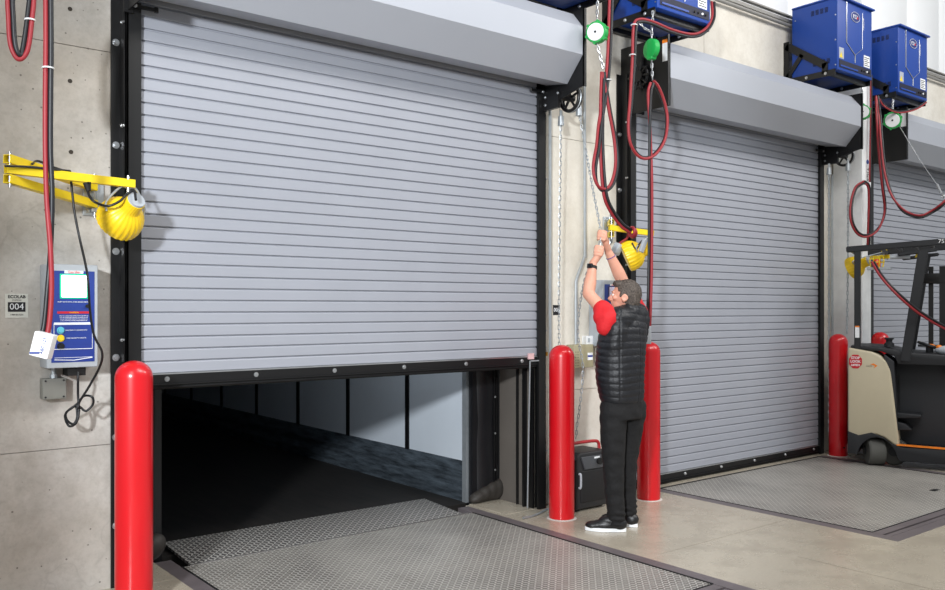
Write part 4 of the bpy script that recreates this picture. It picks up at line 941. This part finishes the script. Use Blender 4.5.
# ------------------------------------------------------------------ the man pulling the chain
def person():
    C = lambda u, v, Z: P(u, v, Z=Z)
    Fd = (RT*-.72+FW*.69).normalized(); Sd = Z_.cross(Fd).normalized()     # facing, his left
    Hd = (RT*-.93+FW*.30+UP*.10).normalized(); Hs = Z_.cross(Hd).normalized(); Hu = Hd.cross(Hs).normalized()
    pel = C(621, 402, 6.20)
    shL, elL, wrL = C(611, 319, 6.07), C(588.5, 294, 6.20), C(593, 263, 6.26)
    shR, elR, wrR = C(638, 313, 6.33), C(624, 284, 6.44), C(608, 251, 6.37)
    hpL, knL, anL = C(613.5, 410, 6.14), C(613.5, 465, 6.13), C(616.5, 515, 6.135)
    hpR, knR, anR = C(630, 408, 6.27), C(627, 462, 6.27), C(629, 509, 6.28)
    chest = C(625, 332, 6.20); neck = C(627, 314, 6.20); hc = C(625, 297, 6.20)
    skin = MB()
    skin.caps([(shL, .052), (elL, .043)]); skin.caps([(elL, .044), (elL.lerp(wrL, .35), .046), (wrL, .027)])
    skin.caps([(shR, .052), (elR, .045)]); skin.caps([(elR, .046), (elR.lerp(wrR, .35), .047), (wrR, .028)])
    skin.caps([(neck-Z_*.05, .062), (hc-Z_*.03-Hd*.02, .055)])
    def tor(k, top=1.0):
        return [(C(621, 405, 6.2), Sd*(.165*k), Fd*(.125*k)), (C(620.5, 385, 6.19), Sd*(.17*k), Fd*(.140*k)), (C(620, 365, 6.19), Sd*(.172*k), Fd*(.150*k)), (C(621.5, 345, 6.19), Sd*(.185*k), Fd*(.142*k)), (C(623.5, 328, 6.195), Sd*(.190*k), Fd*(.128*k)), (C(625.5, 317, 6.20), Sd*(.165*k), Fd*(.10*k)), (C(627, 310, 6.21), Sd*(.08*k), Fd*(.07*k))]
    skin.loft(tor(.9))
    skin.caps([(hpL, .088), (knL, .06), (anL, .042)]); skin.caps([(hpR, .088), (knR, .06), (anR, .042)]); skin.caps([(hpL, .09), (hpR, .09)])
    ftL = (RT*-.98+FW*.18).normalized(); ftR = (RT*-.80+FW*.60).normalized()
    hl = V((anL.x, anL.y, .04)); hr = V((anR.x, anR.y, .04))
    skin.caps([(anL, .036), (hl, .03), (hl+ftL*.12, .018)]); skin.caps([(anR, .036), (hr, .03), (hr+ftR*.12, .018)])
    # head
    skin.ell(hc+Hu*.012-Hd*.008, (Hd*.098, Hs*.076, Hu*.108)); skin.ell(hc+Hd*.026-Hu*.052, (Hd*.062, Hs*.056, Hu*.058)); skin.ell(hc+Hd*.058-Hu*.088, (Hd*.024, Hs*.026, Hu*.022))
    skin.caps([(hc+Hd*.088+Hu*.012, .009), (hc+Hd*.110-Hu*.022, .0125)]); skin.ell(hc+Hd*.100-Hu*.028, (Hd*.016, Hs*.018, Hu*.010))
    skin.caps([(hc+Hd*.086+Hs*.035+Hu*.028, .010), (hc+Hd*.086-Hs*.035+Hu*.028, .010)])
    skin.ell(hc+Hd*.084-Hu*.050, (Hd*.013, Hs*.024, Hu*.007)); skin.ell(hc+Hd*.082-Hu*.060, (Hd*.012, Hs*.021, Hu*.007))
    for s in (1, -1): skin.ell(hc+Hd*.065+Hs*s*.045-Hu*.012, (Hd*.02, Hs*.02, Hu*.02)); skin.ell(hc-Hd*.008+Hs*s*.080-Hu*.008, (Hd*.018, Hs*.008, Hu*.032)); skin.torus(hc-Hd*.010+Hs*s*.086-Hu*.006, Hs, .020, .006, 16, 6)
    # hands closed on the chain
    def hand(wr, grip, axis, side_):
        ax = V(axis).normalized(); to = (grip-wr); to = (to-ax*to.dot(ax)); 
        out = -FW; out = (out-ax*out.dot(ax)).normalized()
        lat = RT-ax*RT.dot(ax); lat.normalize()
        palm = grip+lat*.028+out*.004-ax*.0
        skin.caps([(wr, .027), (wr.lerp(palm, .6), .026)])
        skin.ell(palm-ax*.002, (lat*.020, ax*.044, out*.026))
        skin.ell(wr.lerp(palm, .72), ((palm-wr)*.40, lat*.028, out*.030))
        for i in range(4):
            o = ax*(.032-.0215*i); r = (.0090, .0095, .0090, .0080)[i]; L = (.92, 1.0, .95, .78)[i]
            k0 = palm+o+out*.016+lat*.004
            k1 = grip+o+out*.030*L+lat*.006
            k2 = grip+o+out*.018*L-lat*.022*L
            k3 = grip+o-out*.010-lat*.018*L
            skin.caps([(k0, r*1.08), (k1, r), (k2, r*.95), (k3, r*.85)])
        th = palm-out*.012-ax*side_*.028
        skin.caps([(th, .014), (grip-out*.022+ax*side_*.006-lat*.002, .011), (grip-out*.012+ax*side_*.030-lat*.020, .0095)])
    caxis = (GRIP-GRIP2).normalized()
    hand(wrR, GRIP, caxis, 1); hand(wrL, GRIP2-caxis*.01, caxis, 1)
    sk = remesh(skin, .0055, 3)
    k = NT('skin_tone'); co = k.co(); k.set(col=k.mix(k.noise(co, 14), rgb(206,142,118), rgb(226,172,148)), rough=.5)
    k.b.inputs['Subsurface Weight'].default_value = .08; k.b.inputs['Subsurface Radius'].default_value = (.02,.008,.004)
    base = V((pel.x, pel.y, 0))
    man = sk.build('person', k.m, None, 80, origin=base)
    tag(man, 'person in black quilted vest, red short sleeves and black trousers pulling the door chain', 'person')
    # eyes and brows
    for s in (1, -1):
        b = MB(); b.sph(hc+Hd*.079+Hs*s*.033+Hu*.006, .0115, 14); ey = b.build('eye', plain('eye_white', (226,222,216), .25), man)
        b = MB(); b.sph(hc+Hd*.0865+Hs*s*.034+Hu*.006, .0055, 10); b.build('iris', plain('iris_brown', (60,40,30), .3), ey)
        b = MB(); b.caps([(hc+Hd*.094+Hs*s*.018+Hu*.030, .0045), (hc+Hd*.086+Hs*s*.048+Hu*.028, .0035)]); b.build('eyebrow', plain('brow_hair', (70,54,44), .8), man)
    # hair
    kh = NT('short_dark_hair'); co = kh.co(); nz = kh.noise(co, 90, 5, .7); nb = kh.noise(co, 22, 3)
    kh.set(col=kh.mix(kh.ramp(nz, .35, .7), rgb(46,38,34), kh.mix(nb, rgb(86,74,64), rgb(122,112,104))), rough=.6); kh.bump(nz, .8, .008)
    h = MB(); h.ell(hc+Hu*.024-Hd*.016, (Hd*.102, Hs*.084, Hu*.106)); h.ell(hc-Hd*.050-Hu*.016, (Hd*.062, Hs*.072, Hu*.074)); h.ell(hc+Hd*.045+Hu*.088, (Hd*.052, Hs*.060, Hu*.030))
    for s in (1, -1): h.ell(hc+Hd*.010+Hs*s*.072+Hu*.022, (Hd*.020, Hs*.012, Hu*.036))
    h2 = remesh(h, .006, 2)
    cut = [v for v in h2.bm.verts if ((v.co-hc).dot(Hd) > .050 and (v.co-hc).dot(Hu) < .066) or ((v.co-hc).dot(Hd) > .012 and (v.co-hc).dot(Hu) < -.005) or ((v.co-hc).dot(Hd) > .030 and (v.co-hc).dot(Hu) < .038)]
    for v in cut: v.co = hc+(v.co-hc)*.86
    for v in h2.bm.verts:
        q = v.co-hc; n_ = math.sin(q.x*230+q.z*90)*math.sin(q.y*210-q.z*60)
        v.co += q.normalized()*.0025*n_
    h2.build('hair', kh.m, man, 80)
    # red polo shirt: body, sleeves and collar
    s = MB(); s.loft(tor(.97))
    s.caps([(shL, .072), (shL.lerp(elL, .38), .069)]); s.caps([(shL, .070), (C(616, 318, 6.12), .07)]); s.caps([(C(608, 318, 6.06), .076), (C(605, 327, 6.06), .064)]); s.caps([(shL.lerp(elL, .25), .072), (C(602, 317, 6.08), .066)])
    s.caps([(shR, .074), (shR.lerp(elR, .55), .066)]); s.caps([(shR, .078), (C(632, 316, 6.28), .082)])
    s.caps([(neck-Z_*.03, .073), (neck+Z_*.012, .066)])
    s2 = remesh(s, .007, 22)
    kr = NT('red_knit'); co = kr.co(); kr.set(col=kr.mix(kr.noise(co, 10), rgb(196,18,28), rgb(222,34,42)), rough=.75); kr.bump(kr.noise(co, 26, 3), .5, .012)
    s2.build('polo_shirt', kr.m, man, 80)
    # vest with quilting
    v = MB(); rg = tor(1.10); v.loft([(C(622, 402, 6.2), Sd*.165, Fd*.136), (C(621.5, 395, 6.2), Sd*.180, Fd*.148), (C(620, 380, 6.19), Sd*.188, Fd*.158)]+rg[2:])
    v.caps([(C(619, 319, 6.09), .092), (C(636, 315, 6.30), .092)]); v.caps([(C(617, 330, 6.07), .085), (C(615, 345, 6.08), .085)]); v.caps([(C(614, 330, 6.10), .070), (C(613, 345, 6.10), .080)])
    v.caps([(neck-Z_*.04-Fd*.012, .090), (neck+Z_*.016-Fd*.016, .081)])
    v.caps([(C(638, 320, 6.29), .085), (C(635, 340, 6.28), .085)])
    v2 = remesh(v, .006, 12)
    # quilted channels: real relief
    for q in v2.bm.verts:
        zz = q.co.z; w = abs(math.sin(zz*PI/.048+.55*math.sin(q.co.x*11+zz*3)+.5*math.sin(q.co.y*13-zz*4))); c = V((C(621, 0, 6.19).x, C(621, 0, 6.19).y, zz)); n_ = (q.co-c); n_.z = 0
        an_ = math.atan2(n_.dot(Sd), -n_.dot(Fd)); sm = 0.0 if min(abs(an_-1.0), abs(an_+1.0), abs(an_)*1.6) < .035 else 1.0
        q.co += n_.normalized()*(.0062*(w**.45)*(.35+.65*sm)-.003+.0015*sm)
    kv = NT('black_quilted_nylon'); co = kv.co(); sp = kv.n('ShaderNodeSeparateXYZ', {0: co})
    kv.set(col=kv.mix(kv.noise(co, 30), rgb(14,15,19), rgb(30,32,38)), rough=.45); kv.bump(kv.noise(kv.n('ShaderNodeMapping', {0: co, 'Scale': (1, 1, 2.2)}).outputs[0], 26, 4, .6), .45, .010)
    ve = v2.build('vest', kv.m, man, 80)
    # trousers
    tr = MB(); tr.loft([(C(621.5, 393, 6.2), Sd*.160, Fd*.130), (C(621.5, 405, 6.2), Sd*.170, Fd*.140), (C(621.5, 418, 6.2), Sd*.172, Fd*.142)])
    tr.caps([(hpL, .100), (C(613, 436, 6.13), .092), (knL, .078), (C(614.5, 495, 6.13), .068), (anL+Z_*.00, .064), (anL-Z_*.035, .060)])
    tr.caps([(hpR+Fd*-.02, .104), (C(629, 436, 6.27), .092), (knR, .074), (C(627.5, 492, 6.28), .062), (anR+Z_*.0, .058), (anR-Z_*.03, .055)])
    tr.ell(C(632, 408, 6.25), (RT*.095, FW*.10, Z_*.10))
    t2 = remesh(tr, .009, 6)
    for q in t2.bm.verts:
        a = q.co.z; amt = .004 if a > .15 else .009
        n_ = q.co-V((base.x, base.y, a)); n_.z = 0
        if n_.length > 1e-4: q.co += n_.normalized()*amt*math.sin(a*(60 if a > .2 else 150)+q.co.x*30+q.co.y*24)*math.sin(q.co.x*19-a*11)
    kt = NT('black_trouser_cloth'); co = kt.co(); kt.set(col=kt.mix(kt.noise(co, 12), rgb(7,7,9), rgb(15,14,16)), rough=.85); kt.bump(kt.noise(co, 17, 4), .6, .02)
    t2.build('trousers', kt.m, man, 80)
    # shoes
    kl = plain('black_shoe_leather', (26,26,28), .35, 0, .1, 30, .4)
    for an, ft in ((anL, ftL), (anR, ftR)):
        sd = Z_.cross(ft); o = V((an.x, an.y, 0))-ft*.065
        b = MB(); b.loft([(o+V((0,0,.028)), sd*.034, Z_*.022)]) if False else None
        b = MB(); b.ell(o+ft*.055+Z_*.055, (ft*.066, sd*.045, Z_*.05)); b.ell(o+ft*.15+Z_*.045, (ft*.10, sd*.046, Z_*.036)); b.ell(o+ft*.225+Z_*.038, (ft*.062, sd*.046, Z_*.028)); b.caps([(o+ft*.06+Z_*.06, .042), (o+ft*.07+Z_*.10, .044)]); b.ell(o+ft*.12+Z_*.075, (ft*.07, sd*.042, Z_*.036))
        b2 = remesh(b, .007, 4)
        for q in b2.bm.verts: q.co.z = max(q.co.z, .018)
        shoe = b2.build('shoe', kl, man, 80)
        b = MB(); n = 30; ring = []
        for k_ in range(n):
            a = 2*PI*k_/n; l = math.cos(a); w = math.sin(a); wid = .050 if l > 0 else .042
            ring.append((o+ft*(.142+.146*l)+sd*wid*w*(1-.12*abs(l)**3)))
        b.add([V((p.x, p.y, .002)) for p in ring]+[V((p.x, p.y, .026)) for p in ring], [(i, (i+1) % n, n+(i+1) % n, n+i) for i in range(n)]+[list(range(n))[::-1], list(range(n, 2*n))]); b.build('shoe_sole', M_WHITE, shoe)
        for k_ in range(4):
            c = o+ft*(.115+.022*k_)+Z_*(.104-.011*k_); b = MB(); b.caps([(c-sd*.022, .0035), (c+sd*.022, .0035)]); b.build('lace', M_RUB, shoe)
    # watch and wristband
    d = (elL-wrL).normalized(); c = wrL+d*.035; b = MB(); b.lathe([(.0315, -.011), (.0335, -.011), (.0345, .011), (.0325, .011)], c, d, n=28); wa = b.build('wristwatch', M_RUB, man)
    b = MB(); n_ = (-FW*.8-RT*.6); n_ = (n_-d*n_.dot(d)).normalized(); b.box((-.021, -.017, 0), (.021, .017, .012), Matrix.Translation(c+n_*.032) @ Matrix((d.cross(n_), d, n_)).transposed().to_4x4(), bev=.003); b.build('watch_face', plain('watch_glass', (16,18,22), .12), wa)
    d = (elR-wrR).normalized(); c = wrR+d*.05; b = MB(); b.torus(c, d, .0345, .0032, 26, 6); b.build('wristband', plain('purple_band', (90,70,140), .6), man)
    b = MB(); b.torus(neck+Z_*.012-Fd*.004, (Z_+Fd*.35), .070, .011, 26, 8); b.build('shirt_collar', kr.m, man)
person()

# ------------------------------------------------------------------ light
w = bpy.data.worlds.new('World'); SC.world = w; w.use_nodes = True
bg = w.node_tree.nodes['Background']; bg.inputs[0].default_value = (.90, .95, 1.0, 1); bg.inputs[1].default_value = .42
def area(name, loc, tgt, sx, sy, e, col=(1, 1, 1)):
    l = bpy.data.lights.new(name, 'AREA'); l.shape = 'RECTANGLE'; l.size = sx; l.size_y = sy; l.energy = e; l.color = col
    o = bpy.data.objects.new(name, l); COL.objects.link(o); o.location = loc; o.rotation_euler = (V(tgt)-V(loc)).to_track_quat('-Z', 'Y').to_euler(); return o
area('high_bay_left', (-2.0, -5.5, 6.5), (3.2, 0, 1.5), 2.5, 2.5, 80, (1, .95, .89))
area('high_bay_middle', (5.0, -5.0, 7.0), (6.0, -1.0, 0), 5, 2.0, 330, (1, .98, .95))
area('high_bay_right', (11.0, -5.0, 7.0), (9.5, 0, 1.5), 3, 2, 230, (1, .98, .95))
area('trailer_added_fill', (3.55, .85, 2.3), (4.33, .9, .6), .4, .4, 7, (.80, .90, 1.0))  # added lamp to brighten the trailer's side panels, no real source there
sl = bpy.data.lights.new('added_left_spot', 'SPOT'); sl.energy = 3300; sl.color = (.92, .96, 1.0); sl.shadow_soft_size = .28; sl.spot_blend = .04  # added spot; its cone makes the brighter patch on left wall and first door
so = bpy.data.objects.new('added_left_spot', sl); COL.objects.link(so); so.location = (-3.5, -6.5, 3.4)
so.rotation_euler = (V((3.78, 0, 1.6))-V(so.location)).to_track_quat('-Z', 'Y').to_euler(); sl.spot_size = math.radians(25); so.scale = (1, 2.6, 1)

# ------------------------------------------------------------------ camera
cd = bpy.data.cameras.new('Camera'); cam = bpy.data.objects.new('Camera', cd); COL.objects.link(cam)
cam.location = CAM; cam.rotation_euler = (PI/2, 0, -math.atan2(FW.x, FW.y))
cd.sensor_width = 36; cd.lens = FPX/945*36; cd.shift_y = (HZ-295)/945; cd.clip_end = 200
SC.camera = cam
SC.view_settings.view_transform = 'Standard'; SC.view_settings.look = 'None'; SC.view_settings.gamma = 1; SC.view_settings.exposure = 0.0
